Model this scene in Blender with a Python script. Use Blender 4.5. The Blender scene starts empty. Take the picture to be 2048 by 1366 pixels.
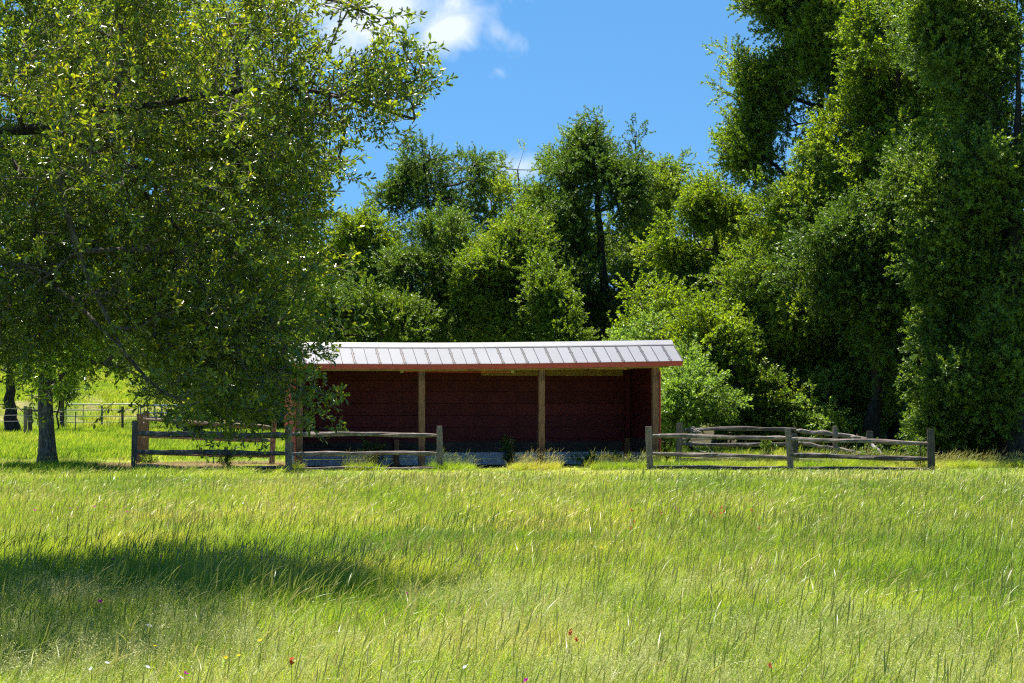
import bpy, math, random
import numpy as np
from mathutils import Vector, noise as mnoise

scene = bpy.context.scene
COL = scene.collection
random.seed(7)
RNG = np.random.default_rng(11)

# ------------------------------------------------------------------ camera, sky, sun, exposure
F = 3982.0          # focal length in pixels of the 2048 px wide photograph (70 mm lens)
HOR = 790.0         # row of the horizon
EYE = 2.0
cam_data = bpy.data.cameras.new("camera")
cam_data.lens = 70.0
cam_data.sensor_width = 36.0
cam_data.shift_y = (HOR - 683.0) / 2048.0
cam_data.clip_start = 0.2
cam_data.clip_end = 3000.0
cam = bpy.data.objects.new("camera", cam_data)
cam.location = (0, 0, EYE)
cam.rotation_euler = (math.radians(90), 0, 0)
COL.objects.link(cam)
scene.camera = cam

SUN_DIR = Vector((-0.12, 0.26, 0.95)).normalized()      # towards the sun
sun_el = math.asin(SUN_DIR.z)
sun_az = math.atan2(SUN_DIR.x, SUN_DIR.y)

world = bpy.data.worlds.new("World")
scene.world = world
world.use_nodes = True
wn, wl = world.node_tree.nodes, world.node_tree.links
wn.clear()
wout = wn.new("ShaderNodeOutputWorld")
bg = wn.new("ShaderNodeBackground")
bg.inputs["Strength"].default_value = 0.125
sky = wn.new("ShaderNodeTexSky")
sky.sky_type = "NISHITA"
sky.sun_disc = False
sky.sun_elevation = sun_el
sky.sun_rotation = sun_az
sky.altitude = 900.0
sky.air_density = 1.0
sky.dust_density = 0.15
sky.ozone_density = 2.2
tc = wn.new("ShaderNodeTexCoord")
# the air is very clear down to the horizon: look the sky model up a little higher
lift = wn.new("ShaderNodeVectorMath"); lift.operation = "ADD"
lift.inputs[1].default_value = (0, 0, 0.22)
nrm = wn.new("ShaderNodeVectorMath"); nrm.operation = "NORMALIZE"
wl.new(tc.outputs["Generated"], lift.inputs[0]); wl.new(lift.outputs[0], nrm.inputs[0])
wl.new(nrm.outputs[0], sky.inputs["Vector"])
hsv = wn.new("ShaderNodeHueSaturation")
hsv.inputs["Hue"].default_value = 0.492
hsv.inputs["Saturation"].default_value = 1.24
hsv.inputs["Value"].default_value = 0.555
wl.new(sky.outputs[0], hsv.inputs["Color"])
# clouds: fractal noise inside soft patches of sky
def math_node(op, a, b=None, clamp=False):
    n = wn.new("ShaderNodeMath"); n.operation = op; n.use_clamp = clamp
    for i, x in enumerate((a, b)):
        if x is None: continue
        if isinstance(x, (int, float)): n.inputs[i].default_value = x
        else: wl.new(x, n.inputs[i])
    return n.outputs[0]
def cloud(u, v, ru, rv, rot=0.0):
    c = Vector(((u - 1024) / F, 1.0, (HOR - v) / F)).normalized()
    sub = wn.new("ShaderNodeVectorMath"); sub.operation = "SUBTRACT"
    wl.new(tc.outputs["Generated"], sub.inputs[0]); sub.inputs[1].default_value = c
    mp = wn.new("ShaderNodeMapping"); mp.vector_type = "POINT"
    mp.inputs["Rotation"].default_value = (0, rot, 0)
    wl.new(sub.outputs[0], mp.inputs["Vector"])
    sc = wn.new("ShaderNodeVectorMath"); sc.operation = "MULTIPLY"
    sc.inputs[1].default_value = (F / ru, F / ru, F / rv)
    wl.new(mp.outputs[0], sc.inputs[0])
    ln = wn.new("ShaderNodeVectorMath"); ln.operation = "LENGTH"
    wl.new(sc.outputs[0], ln.inputs[0])
    return math_node("SUBTRACT", 1.0, ln.outputs["Value"], True)
masks = [(770, 0, 360, 165, 0.15, 1.6), (890, 62, 150, 74, 0.4, 1.3), (1000, 66, 120, 56, -0.5, 0.82), (1045, 330, 110, 56, 0.1, 0.95),
         (996, 142, 46, 26, 0.2, 0.5), (560, 140, 160, 110, 0.5, 1.0)]
msum = None
for m_ in masks:
    o_ = math_node("MULTIPLY", cloud(*m_[:5]), m_[5])
    msum = o_ if msum is None else math_node("MAXIMUM", msum, o_)
cn = wn.new("ShaderNodeTexNoise")
cn.inputs["Scale"].default_value = 34.0; cn.inputs["Detail"].default_value = 11.0
cn.inputs["Roughness"].default_value = 0.58; cn.inputs["Distortion"].default_value = 0.5
wl.new(tc.outputs["Generated"], cn.inputs["Vector"])
dens = math_node("ADD", math_node("MULTIPLY", msum, 1.25), math_node("MULTIPLY", math_node("SUBTRACT", cn.outputs["Fac"], 0.68), 2.6))
dens = math_node("MULTIPLY", dens, 1.0, True)
dens = math_node("MULTIPLY", dens, math_node("MULTIPLY", msum, 5.0, True))
dens = math_node("POWER", dens, 1.25, True)
cmix = wn.new("ShaderNodeMixRGB")
cmix.inputs["Color2"].default_value = (3.1, 3.3, 3.6, 1)
wl.new(math_node("MULTIPLY", dens, 0.85), cmix.inputs["Fac"]); wl.new(hsv.outputs[0], cmix.inputs["Color1"])
wl.new(cmix.outputs[0], bg.inputs["Color"])
wl.new(bg.outputs[0], wout.inputs["Surface"])

sun_data = bpy.data.lights.new("sun", "SUN")
sun_data.energy = 4.9
sun_data.angle = math.radians(0.53)
sun_data.color = (1.0, 0.955, 0.87)
sun = bpy.data.objects.new("sun", sun_data)
sun.rotation_euler = (-SUN_DIR).to_track_quat("-Z", "Y").to_euler()
COL.objects.link(sun)

scene.view_settings.view_transform = "Standard"
scene.view_settings.look = "None"
scene.view_settings.exposure = 1.42
scene.view_settings.gamma = 1.0
scene.view_settings.use_curve_mapping = False
scene.render.engine = "CYCLES"
cy = scene.cycles
cy.max_bounces = 12; cy.diffuse_bounces = 6; cy.glossy_bounces = 2; cy.transmission_bounces = 10
cy.transparent_max_bounces = 8; cy.caustics_reflective = False; cy.caustics_refractive = False
cy.sample_clamp_indirect = 6.0
cy.use_adaptive_sampling = True; cy.adaptive_threshold = 0.02
cy.use_denoising = False
scene.render.film_transparent = False
cy.pixel_filter_type = "BLACKMAN_HARRIS"; cy.filter_width = 1.25

# ------------------------------------------------------------------ helpers
def nvec(x, y, z):
    return Vector((mnoise.noise(Vector((x + 9.3, y, z))), mnoise.noise(Vector((x, y + 31.7, z))), mnoise.noise(Vector((x, y, z + 57.1)))))
def P(u, v, Y):
    return Vector(((u - 1024.0) / F * Y, Y, EYE + (HOR - v) / F * Y))

def smooth(a, b, x):
    t = np.clip((x - a) / (b - a), 0, 1)
    return t * t * (3 - 2 * t)

def ground_z(x, y):
    x = np.asarray(x, float); y = np.asarray(y, float)
    z = 0.035 * np.sin(x * 0.7 + 1.3) * np.sin(y * 0.45) + 0.03 * np.sin(x * 0.23 - y * 0.31)
    z = z * smooth(0, 12, y) * (1 - smooth(46, 50, y) * (1 - smooth(60, 66, y)))
    z = z + 2.0 * smooth(106, 117, y) + 1.9 * smooth(116, 150, y) + 6.0 * smooth(170, 420, y)
    z = z + 0.18 * np.sin(x * 0.9) * smooth(106, 112, y) * (1 - smooth(116, 124, y))
    return z

def tag(o, label=None, cat=None, group=None, kind=None):
    if label: o["label"] = label
    if cat: o["category"] = cat
    if group: o["group"] = group
    if kind: o["kind"] = kind
    return o

def empty(name, loc, rz=0.0, **kw):
    o = bpy.data.objects.new(name, None)
    o.empty_display_size = 0.2
    o.location = loc; o.rotation_euler = (0, 0, rz)
    COL.objects.link(o)
    return tag(o, **kw)

def mesh_np(name, verts, faces_flat, loop_starts, mats=(), mat_idx=None, attrs=None, smooth_shade=False):
    me = bpy.data.meshes.new(name)
    verts = np.asarray(verts, np.float32).reshape(-1, 3)
    faces_flat = np.asarray(faces_flat, np.int32); loop_starts = np.asarray(loop_starts, np.int32)
    me.vertices.add(len(verts)); me.vertices.foreach_set("co", verts.ravel())
    me.loops.add(len(faces_flat)); me.loops.foreach_set("vertex_index", faces_flat)
    me.polygons.add(len(loop_starts)); me.polygons.foreach_set("loop_start", loop_starts)
    for m in mats: me.materials.append(m)
    if mat_idx is not None: me.polygons.foreach_set("material_index", np.asarray(mat_idx, np.int32))
    if smooth_shade: me.polygons.foreach_set("use_smooth", np.ones(len(loop_starts), bool))
    me.update(calc_edges=True)
    if attrs:
        for k, a in attrs.items():
            at = me.attributes.new(k, "FLOAT", "POINT")
            at.data.foreach_set("value", np.asarray(a, np.float32))
    return me

def link(name, me, parent=None, loc=None):
    o = bpy.data.objects.new(name, me)
    COL.objects.link(o)
    if parent is not None: o.parent = parent
    if loc is not None: o.location = loc
    return o

class MB:
    """collects boxes, tubes and faces into one mesh"""
    def __init__(s): s.v = []; s.f = []; s.a = []
    def face_verts(s, vs, fs, rnd=0.5):
        b = len(s.v); s.v += [tuple(x) for x in vs]; s.f += [tuple(b + i for i in f) for f in fs]; s.a += [rnd] * len(vs)
    def box(s, x0, x1, y0, y1, z0, z1, bev=0.0, jit=0.0, rnd=0.5):
        j = lambda: random.uniform(-jit, jit)
        if bev <= 0:
            vs = [(x + j(), y + j(), z + j()) for z in (z0, z1) for y in (y0, y1) for x in (x0, x1)]
            s.face_verts(vs, [(0, 2, 3, 1), (4, 5, 7, 6), (0, 1, 5, 4), (2, 6, 7, 3), (0, 4, 6, 2), (1, 3, 7, 5)], rnd)
        else:
            # long box with its four long edges chamfered (along its longest axis)
            d = (x1 - x0, y1 - y0, z1 - z0); ax = d.index(max(d))
            lo = (x0, y0, z0); hi = (x1, y1, z1)
            o = [i for i in range(3) if i != ax]
            if ax == 1: o = [2, 0]
            a0, a1, b0, b1 = lo[o[0]], hi[o[0]], lo[o[1]], hi[o[1]]
            ring = [(a0 + bev, b0), (a1 - bev, b0), (a1, b0 + bev), (a1, b1 - bev), (a1 - bev, b1), (a0 + bev, b1), (a0, b1 - bev), (a0, b0 + bev)]
            vs = []
            for e in (lo[ax], hi[ax]):
                for p in ring:
                    c = [0, 0, 0]; c[ax] = e; c[o[0]] = p[0] + j(); c[o[1]] = p[1] + j(); vs.append(c)
            fs = [tuple(reversed(range(8))), tuple(range(8, 16))] + [(i, (i + 1) % 8, 8 + (i + 1) % 8, 8 + i) for i in range(8)]
            s.face_verts(vs, fs, rnd)
    def tube(s, pts, rad, sides=8, rough=0.0, flat=1.0, seed=0, cap=True, rnd=0.5, up=None):
        pts = [Vector(p) for p in pts]; n = len(pts)
        if not hasattr(rad, "__len__"): rad = [rad] * n
        rings = []
        for i in range(n):
            t = (pts[min(i + 1, n - 1)] - pts[max(i - 1, 0)]).normalized()
            ref = Vector(up) if up else (Vector((0, 0, 1)) if abs(t.z) < 0.9 else Vector((0, 1, 0)))
            a = t.cross(ref).normalized(); b = a.cross(t).normalized()
            ring = []
            for k in range(sides):
                th = 2 * math.pi * k / sides
                r = rad[i]
                if rough:
                    r *= 1 + rough * (mnoise.noise(Vector((math.cos(th) * 1.3 + seed * 7.1, math.sin(th) * 1.3, i * 0.55 + seed))) * 1.3
                                      + 0.45 * mnoise.noise(Vector((math.cos(th) * 4 + seed, math.sin(th) * 4, i * 0.3))))
                ring.append(pts[i] + a * (math.cos(th) * r * flat) + b * (math.sin(th) * r))
            rings.append(ring)
        vs = [p for r in rings for p in r]
        fs = [(i * sides + k, i * sides + (k + 1) % sides, (i + 1) * sides + (k + 1) % sides, (i + 1) * sides + k)
              for i in range(n - 1) for k in range(sides)]
        if cap:
            fs.append(tuple(reversed(range(sides)))); fs.append(tuple((n - 1) * sides + k for k in range(sides)))
        s.face_verts(vs, fs, rnd)
    def mesh(s, name, mat, smooth_shade=False):
        me = bpy.data.meshes.new(name); me.from_pydata(s.v, [], s.f)
        if mat: me.materials.append(mat)
        if smooth_shade: me.polygons.foreach_set("use_smooth", [True] * len(me.polygons))
        at = me.attributes.new("rnd", "FLOAT", "POINT"); at.data.foreach_set("value", s.a)
        me.update(); return me
    def build(s, name, mat, parent=None, loc=None, smooth_shade=False):
        return link(name, s.mesh(name, mat, smooth_shade), parent, loc)

# ------------------------------------------------------------------ materials
def new_mat(name):
    m = bpy.data.materials.new(name); m.use_nodes = True
    nt = m.node_tree; nt.nodes.clear()
    out = nt.nodes.new("ShaderNodeOutputMaterial")
    return m, nt, nt.nodes, nt.links, out

def ramp(nodes, stops, interp="LINEAR"):
    r = nodes.new("ShaderNodeValToRGB"); r.color_ramp.interpolation = interp
    e = r.color_ramp.elements
    while len(e) > 1: e.remove(e[-1])
    e[0].position = stops[0][0]; e[0].color = (*stops[0][1], 1)
    for p, c in stops[1:]:
        x = e.new(p); x.color = (*c, 1)
    return r

def leafy_mat(name, stops, trans=0.45, trans_gain=(1.25, 1.35, 0.45), rough=0.42, spec=0.5, zone_scale=0.12, zone_amp=0.6):
    """leaf or blade: colour by its own random value and by slow natural variation over the place"""
    m, nt, n, l, out = new_mat(name)
    at = n.new("ShaderNodeAttribute"); at.attribute_name = "rnd"
    oi = n.new("ShaderNodeAttribute"); oi.attribute_type = "INSTANCER"; oi.attribute_name = "tint"
    geo = n.new("ShaderNodeNewGeometry")
    tn = n.new("ShaderNodeTexNoise"); tn.inputs["Scale"].default_value = zone_scale; tn.inputs["Detail"].default_value = 3
    l.new(geo.outputs["Position"], tn.inputs["Vector"])
    def mth(op, a, b):
        x = n.new("ShaderNodeMath"); x.operation = op
        for i, q in enumerate((a, b)):
            if isinstance(q, (int, float)): x.inputs[i].default_value = q
            else: l.new(q, x.inputs[i])
        return x.outputs[0]
    a = mth("MULTIPLY", at.outputs["Fac"], 0.5)
    b = mth("MULTIPLY", oi.outputs["Fac"], 0.35)
    c = mth("MULTIPLY_ADD", mth("SUBTRACT", tn.outputs["Fac"], 0.5), zone_amp); c.node.inputs[2].default_value = 0.09
    fac = mth("ADD", mth("ADD", a, b), c)
    r = ramp(n, stops); l.new(fac, r.inputs[0])
    col = r.outputs[0]
    pr = n.new("ShaderNodeBsdfPrincipled")
    l.new(col, pr.inputs["Base Color"]); pr.inputs["Roughness"].default_value = rough
    pr.inputs["Specular IOR Level"].default_value = spec
    tr = n.new("ShaderNodeBsdfTranslucent")
    mul = n.new("ShaderNodeMixRGB"); mul.blend_type = "MULTIPLY"; mul.inputs[0].default_value = 1
    l.new(col, mul.inputs[1]); mul.inputs[2].default_value = (*trans_gain, 1)
    l.new(mul.outputs[0], tr.inputs["Color"])
    mx = n.new("ShaderNodeMixShader"); mx.inputs[0].default_value = trans
    l.new(pr.outputs[0], mx.inputs[1]); l.new(tr.outputs[0], mx.inputs[2])
    l.new(mx.outputs[0], out.inputs["Surface"])
    return m

def wood_mat(name, c_dark, c_mid, c_light, axis="Z", scale=9.0, rough=0.85, bump=0.35, lichen=0.0, stretch=14.0, knots=False, tex="Object"):
    m, nt, n, l, out = new_mat(name)
    t = n.new("ShaderNodeTexCoord")
    mp = n.new("ShaderNodeMapping")
    s = {"X": (1, stretch, stretch), "Y": (stretch, 1, stretch), "Z": (stretch, stretch, 1)}[axis]
    mp.inputs["Scale"].default_value = s
    l.new(t.outputs[tex], mp.inputs["Vector"])
    n1 = n.new("ShaderNodeTexNoise"); n1.inputs["Scale"].default_value = scale * 0.35; n1.inputs["Detail"].default_value = 7
    n1.inputs["Roughness"].default_value = 0.65; n1.inputs["Distortion"].default_value = 0.3
    l.new(mp.outputs[0], n1.inputs["Vector"])
    n2 = n.new("ShaderNodeTexNoise"); n2.inputs["Scale"].default_value = 2.6; n2.inputs["Detail"].default_value = 5
    l.new(t.outputs[tex], n2.inputs["Vector"])
    add = n.new("ShaderNodeMath"); add.operation = "MULTIPLY_ADD"
    l.new(n2.outputs["Fac"], add.inputs[0]); add.inputs[1].default_value = 0.55; l.new(n1.outputs["Fac"], add.inputs[2])
    sub = n.new("ShaderNodeMath"); sub.operation = "SUBTRACT"; l.new(add.outputs[0], sub.inputs[0]); sub.inputs[1].default_value = 0.28
    r = ramp(n, [(0.28, c_dark), (0.48, c_mid), (0.72, c_light)]); l.new(sub.outputs[0], r.inputs[0])
    col = r.outputs[0]
    if lichen > 0:
        n3 = n.new("ShaderNodeTexNoise"); n3.inputs["Scale"].default_value = 11; n3.inputs["Detail"].default_value = 6
        l.new(t.outputs[tex], n3.inputs["Vector"])
        rr = ramp(n, [(0.56, (0, 0, 0)), (0.68, (1, 1, 1))]); l.new(n3.outputs["Fac"], rr.inputs[0])
        sc = n.new("ShaderNodeMath"); sc.operation = "MULTIPLY"; l.new(rr.outputs[0], sc.inputs[0]); sc.inputs[1].default_value = lichen
        mm = n.new("ShaderNodeMixRGB"); l.new(sc.outputs[0], mm.inputs[0]); l.new(col, mm.inputs[1]); mm.inputs[2].default_value = (0.36, 0.37, 0.34, 1)
        col = mm.outputs[0]
    if knots:
        vo = n.new("ShaderNodeTexVoronoi"); vo.inputs["Scale"].default_value = 1.7
        mk = n.new("ShaderNodeMapping"); mk.inputs["Scale"].default_value = (1.6, 1.6, 1.0); l.new(t.outputs[tex], mk.inputs["Vector"]); l.new(mk.outputs[0], vo.inputs["Vector"])
        rk = ramp(n, [(0.05, (1, 1, 1)), (0.1, (0, 0, 0))]); l.new(vo.outputs["Distance"], rk.inputs[0])
        mm = n.new("ShaderNodeMixRGB"); l.new(rk.outputs[0], mm.inputs[0]); l.new(col, mm.inputs[1]); mm.inputs[2].default_value = (0.02, 0.013, 0.008, 1)
        col = mm.outputs[0]
    pr = n.new("ShaderNodeBsdfPrincipled"); l.new(col, pr.inputs["Base Color"]); pr.inputs["Roughness"].default_value = rough
    bp = n.new("ShaderNodeBump"); bp.inputs["Strength"].default_value = bump; bp.inputs["Distance"].default_value = 0.02
    l.new(n1.outputs["Fac"], bp.inputs["Height"]); l.new(bp.outputs[0], pr.inputs["Normal"])
    l.new(pr.outputs[0], out.inputs["Surface"])
    return m

def paint_mat(name, base, dirt, rough=0.6, metallic=0.0, dirt_amt=0.4, scale=3.0, bump=0.1, spec=0.5):
    m, nt, n, l, out = new_mat(name)
    t = n.new("ShaderNodeTexCoord")
    n1 = n.new("ShaderNodeTexNoise"); n1.inputs["Scale"].default_value = scale; n1.inputs["Detail"].default_value = 8; n1.inputs["Roughness"].default_value = 0.65
    l.new(t.outputs["Object"], n1.inputs["Vector"])
    at = n.new("ShaderNodeAttribute"); at.attribute_name = "rnd"
    r = ramp(n, [(0.42, (0, 0, 0)), (0.7, (1, 1, 1))]); l.new(n1.outputs["Fac"], r.inputs[0])
    sc = n.new("ShaderNodeMath"); sc.operation = "MULTIPLY"; l.new(r.outputs[0], sc.inputs[0]); sc.inputs[1].default_value = dirt_amt
    mm = n.new("ShaderNodeMixRGB"); l.new(sc.outputs[0], mm.inputs[0]); mm.inputs[1].default_value = (*base, 1); mm.inputs[2].default_value = (*dirt, 1)
    hv = n.new("ShaderNodeHueSaturation"); l.new(mm.outputs[0], hv.inputs["Color"])      # each piece a little lighter or darker than the next
    vr = n.new("ShaderNodeMath"); vr.operation = "MULTIPLY_ADD"; l.new(at.outputs["Fac"], vr.inputs[0]); vr.inputs[1].default_value = 0.45; vr.inputs[2].default_value = 0.775
    l.new(vr.outputs[0], hv.inputs["Value"])
    pr = n.new("ShaderNodeBsdfPrincipled"); l.new(hv.outputs[0], pr.inputs["Base Color"])
    rr = n.new("ShaderNodeMapRange"); rr.inputs["To Min"].default_value = rough - 0.1; rr.inputs["To Max"].default_value = rough + 0.15
    l.new(n1.outputs["Fac"], rr.inputs["Value"]); l.new(rr.outputs[0], pr.inputs["Roughness"])
    pr.inputs["Metallic"].default_value = metallic; pr.inputs["Specular IOR Level"].default_value = spec
    bp = n.new("ShaderNodeBump"); bp.inputs["Strength"].default_value = bump; bp.inputs["Distance"].default_value = 0.01
    l.new(n1.outputs["Fac"], bp.inputs["Height"]); l.new(bp.outputs[0], pr.inputs["Normal"])
    l.new(pr.outputs[0], out.inputs["Surface"])
    return m

def plain(name, col, rough=0.7, metallic=0.0):
    return paint_mat(name, col, tuple(c * 0.6 for c in col), rough, metallic, 0.4, 8.0)

M = {}
M["fence"] = wood_mat("weathered_rail_wood", (0.05, 0.035, 0.03), (0.155, 0.112, 0.092), (0.34, 0.265, 0.225), "X", lichen=0.5)
M["fence_dark"] = wood_mat("dark_damp_rail_wood", (0.025, 0.018, 0.017), (0.07, 0.052, 0.046), (0.19, 0.15, 0.13), "X", lichen=0.28)  # darker tone of the rail wood
M["fpost"] = wood_mat("weathered_post_wood", (0.09, 0.062, 0.05), (0.235, 0.165, 0.13), (0.40, 0.30, 0.245), "Z", lichen=0.35)
M["fpost_dark"] = wood_mat("dark_post_wood", (0.025, 0.018, 0.018), (0.08, 0.058, 0.05), (0.17, 0.13, 0.115), "Z", lichen=0.15)
M["fpost_brown"] = wood_mat("brown_post_wood", (0.10, 0.065, 0.042), (0.20, 0.13, 0.088), (0.30, 0.21, 0.15), "Z")
M["rail_brown"] = wood_mat("brown_rail_wood", (0.06, 0.042, 0.034), (0.15, 0.105, 0.08), (0.26, 0.20, 0.16), "X")
M["splinter"] = wood_mat("bleached_splintered_wood", (0.16, 0.14, 0.125), (0.32, 0.28, 0.25), (0.48, 0.43, 0.39), "Z")
M["shed_post"] = wood_mat("stained_shed_post", (0.05, 0.02, 0.010), (0.30, 0.125, 0.055), (0.46, 0.215, 0.10), "Z", knots=True)
M["beam"] = wood_mat("tan_beam_wood", (0.2, 0.10, 0.04), (0.42, 0.24, 0.10), (0.55, 0.35, 0.16), "X")
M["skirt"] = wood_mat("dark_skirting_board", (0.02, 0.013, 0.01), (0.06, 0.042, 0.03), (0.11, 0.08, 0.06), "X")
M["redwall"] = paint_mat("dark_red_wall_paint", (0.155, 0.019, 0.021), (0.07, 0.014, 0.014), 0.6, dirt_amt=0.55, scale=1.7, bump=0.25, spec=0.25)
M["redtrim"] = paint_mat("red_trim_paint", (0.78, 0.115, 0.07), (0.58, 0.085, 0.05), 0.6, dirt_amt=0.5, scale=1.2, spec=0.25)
M["roof"] = paint_mat("white_roof_metal", (0.112, 0.115, 0.133), (0.09, 0.092, 0.108), 0.42, 0.0, 0.5, 1.1, 0.04)
M["cap"] = paint_mat("white_ridge_cap_metal", (0.15, 0.152, 0.17), (0.125, 0.127, 0.14), 0.4, 0.0, 0.4, 1.4, 0.04)
M["seam"] = plain("dark_sealant_strip", (0.05, 0.05, 0.07), 0.6)  # dark tone shared by roof seams, screws and the ridge strip
M["block"] = paint_mat("whitewashed_concrete_block", (0.75, 0.70, 0.70), (0.2, 0.17, 0.15), 0.9, 0, 0.6, 6.0, 0.6)
M["cream"] = plain("cream_wood", (0.55, 0.42, 0.22), 0.7)
M["bluemetal"] = plain("blue_painted_tube", (0.10, 0.17, 0.24), 0.45)
M["gatemetal"] = plain("green_grey_painted_tube", (0.10, 0.17, 0.15), 0.45)
M["wire"] = paint_mat("galvanised_wire", (0.24, 0.24, 0.24), (0.14, 0.13, 0.12), 0.6, 0.3, 0.5, 20)
M["tpost"] = plain("dark_steel_post", (0.03, 0.04, 0.035), 0.6)

def bark_mat(name, cd, cm, cl):
    m, nt, n, l, out = new_mat(name)
    t = n.new("ShaderNodeTexCoord"); mp = n.new("ShaderNodeMapping"); mp.inputs["Scale"].default_value = (9, 9, 2.6)
    l.new(t.outputs["Object"], mp.inputs["Vector"])
    n1 = n.new("ShaderNodeTexNoise"); n1.inputs["Scale"].default_value = 2.2; n1.inputs["Detail"].default_value = 9; n1.inputs["Roughness"].default_value = 0.7
    l.new(mp.outputs[0], n1.inputs["Vector"])
    r = ramp(n, [(0.36, cd), (0.52, cm), (0.68, cl)]); l.new(n1.outputs["Fac"], r.inputs[0])
    pr = n.new("ShaderNodeBsdfPrincipled"); l.new(r.outputs[0], pr.inputs["Base Color"]); pr.inputs["Roughness"].default_value = 0.95
    pr.inputs["Specular IOR Level"].default_value = 0.2
    bp = n.new("ShaderNodeBump"); bp.inputs["Strength"].default_value = 0.8; bp.inputs["Distance"].default_value = 0.04
    l.new(n1.outputs["Fac"], bp.inputs["Height"]); l.new(bp.outputs[0], pr.inputs["Normal"])
    l.new(pr.outputs[0], out.inputs["Surface"])
    return m
M["bark"] = bark_mat("grey_oak_bark", (0.04, 0.029, 0.021), (0.15, 0.115, 0.085), (0.33, 0.27, 0.21))
M["bark_dark"] = bark_mat("dark_bark", (0.018, 0.014, 0.011), (0.055, 0.045, 0.036), (0.12, 0.10, 0.085))
M["twig"] = bark_mat("grey_twig_bark", (0.07, 0.055, 0.045), (0.17, 0.14, 0.12), (0.33, 0.29, 0.26))

M["leaf_near"] = leafy_mat("near_oak_leaf", [(0.1, (0.050, 0.092, 0.021)), (0.4, (0.111, 0.172, 0.027)), (0.68, (0.229, 0.284, 0.029)), (0.95, (0.505, 0.419, 0.038))],
                           0.5, (1.5, 1.5, 0.45), 0.24, 0.9, zone_scale=0.5)
M["leaf_mid"] = leafy_mat("mid_tree_leaf", [(0.1, (0.082, 0.161, 0.013)), (0.4, (0.160, 0.275, 0.017)), (0.7, (0.318, 0.435, 0.021)), (0.95, (0.577, 0.618, 0.026))],
                          0.42, (1.75, 1.85, 0.5), 0.42, 0.5, zone_scale=0.35)
M["leaf_a"] = leafy_mat("wood_leaf_mid_green", [(0.1, (0.086, 0.146, 0.020)), (0.4, (0.155, 0.234, 0.022)), (0.7, (0.292, 0.351, 0.025)), (0.95, (0.492, 0.468, 0.032))],
                        0.4, (1.6, 1.75, 0.5), 0.45, 0.5, zone_scale=0.22)
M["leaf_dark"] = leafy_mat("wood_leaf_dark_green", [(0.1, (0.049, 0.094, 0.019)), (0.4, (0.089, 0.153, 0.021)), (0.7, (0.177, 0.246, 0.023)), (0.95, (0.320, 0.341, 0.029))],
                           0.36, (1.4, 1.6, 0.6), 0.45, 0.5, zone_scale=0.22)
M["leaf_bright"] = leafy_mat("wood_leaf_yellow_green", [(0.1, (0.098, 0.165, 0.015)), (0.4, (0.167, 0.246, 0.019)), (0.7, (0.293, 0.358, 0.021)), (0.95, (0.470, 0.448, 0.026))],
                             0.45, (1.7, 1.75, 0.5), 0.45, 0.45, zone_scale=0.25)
M["leaf_pale"] = leafy_mat("pale_bush_leaf", [(0.1, (0.096, 0.172, 0.033)), (0.4, (0.176, 0.272, 0.055)), (0.7, (0.271, 0.372, 0.077)), (0.95, (0.415, 0.486, 0.110))],
                           0.42, (1.5, 1.6, 0.6), 0.4, 0.5, zone_scale=0.25)
M["grass"] = leafy_mat("meadow_grass_blade", [(0.08, (0.10, 0.185, 0.022)), (0.3, (0.21, 0.32, 0.032)), (0.55, (0.34, 0.41, 0.05)), (0.78, (0.45, 0.44, 0.10)), (0.97, (0.54, 0.42, 0.2))],
                       0.5, (1.35, 1.4, 0.5), 0.42, 0.3, zone_scale=0.33, zone_amp=1.5)
M["stem"] = leafy_mat("grass_stem_and_seed_head", [(0.1, (0.130, 0.206, 0.036)), (0.4, (0.259, 0.318, 0.072)), (0.7, (0.432, 0.400, 0.144)), (0.95, (0.662, 0.552, 0.288))],
                      0.4, (1.2, 1.2, 0.8), 0.4, 0.6, zone_scale=0.33, zone_amp=1.3)
M["panicle"] = leafy_mat("pale_grass_panicle", [(0.1, (0.275, 0.325, 0.085)), (0.5, (0.450, 0.463, 0.162)), (0.9, (0.650, 0.587, 0.272))],
                         0.4, (1.1, 1.1, 0.9), 0.5, 0.5, zone_scale=0.3)
M["straw"] = leafy_mat("dry_mown_grass", [(0.1, (0.20, 0.17, 0.07)), (0.5, (0.42, 0.33, 0.17)), (0.9, (0.62, 0.50, 0.30))], 0.3, (1.1, 1.0, 0.8), 0.6, 0.3, zone_scale=0.4)

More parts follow.
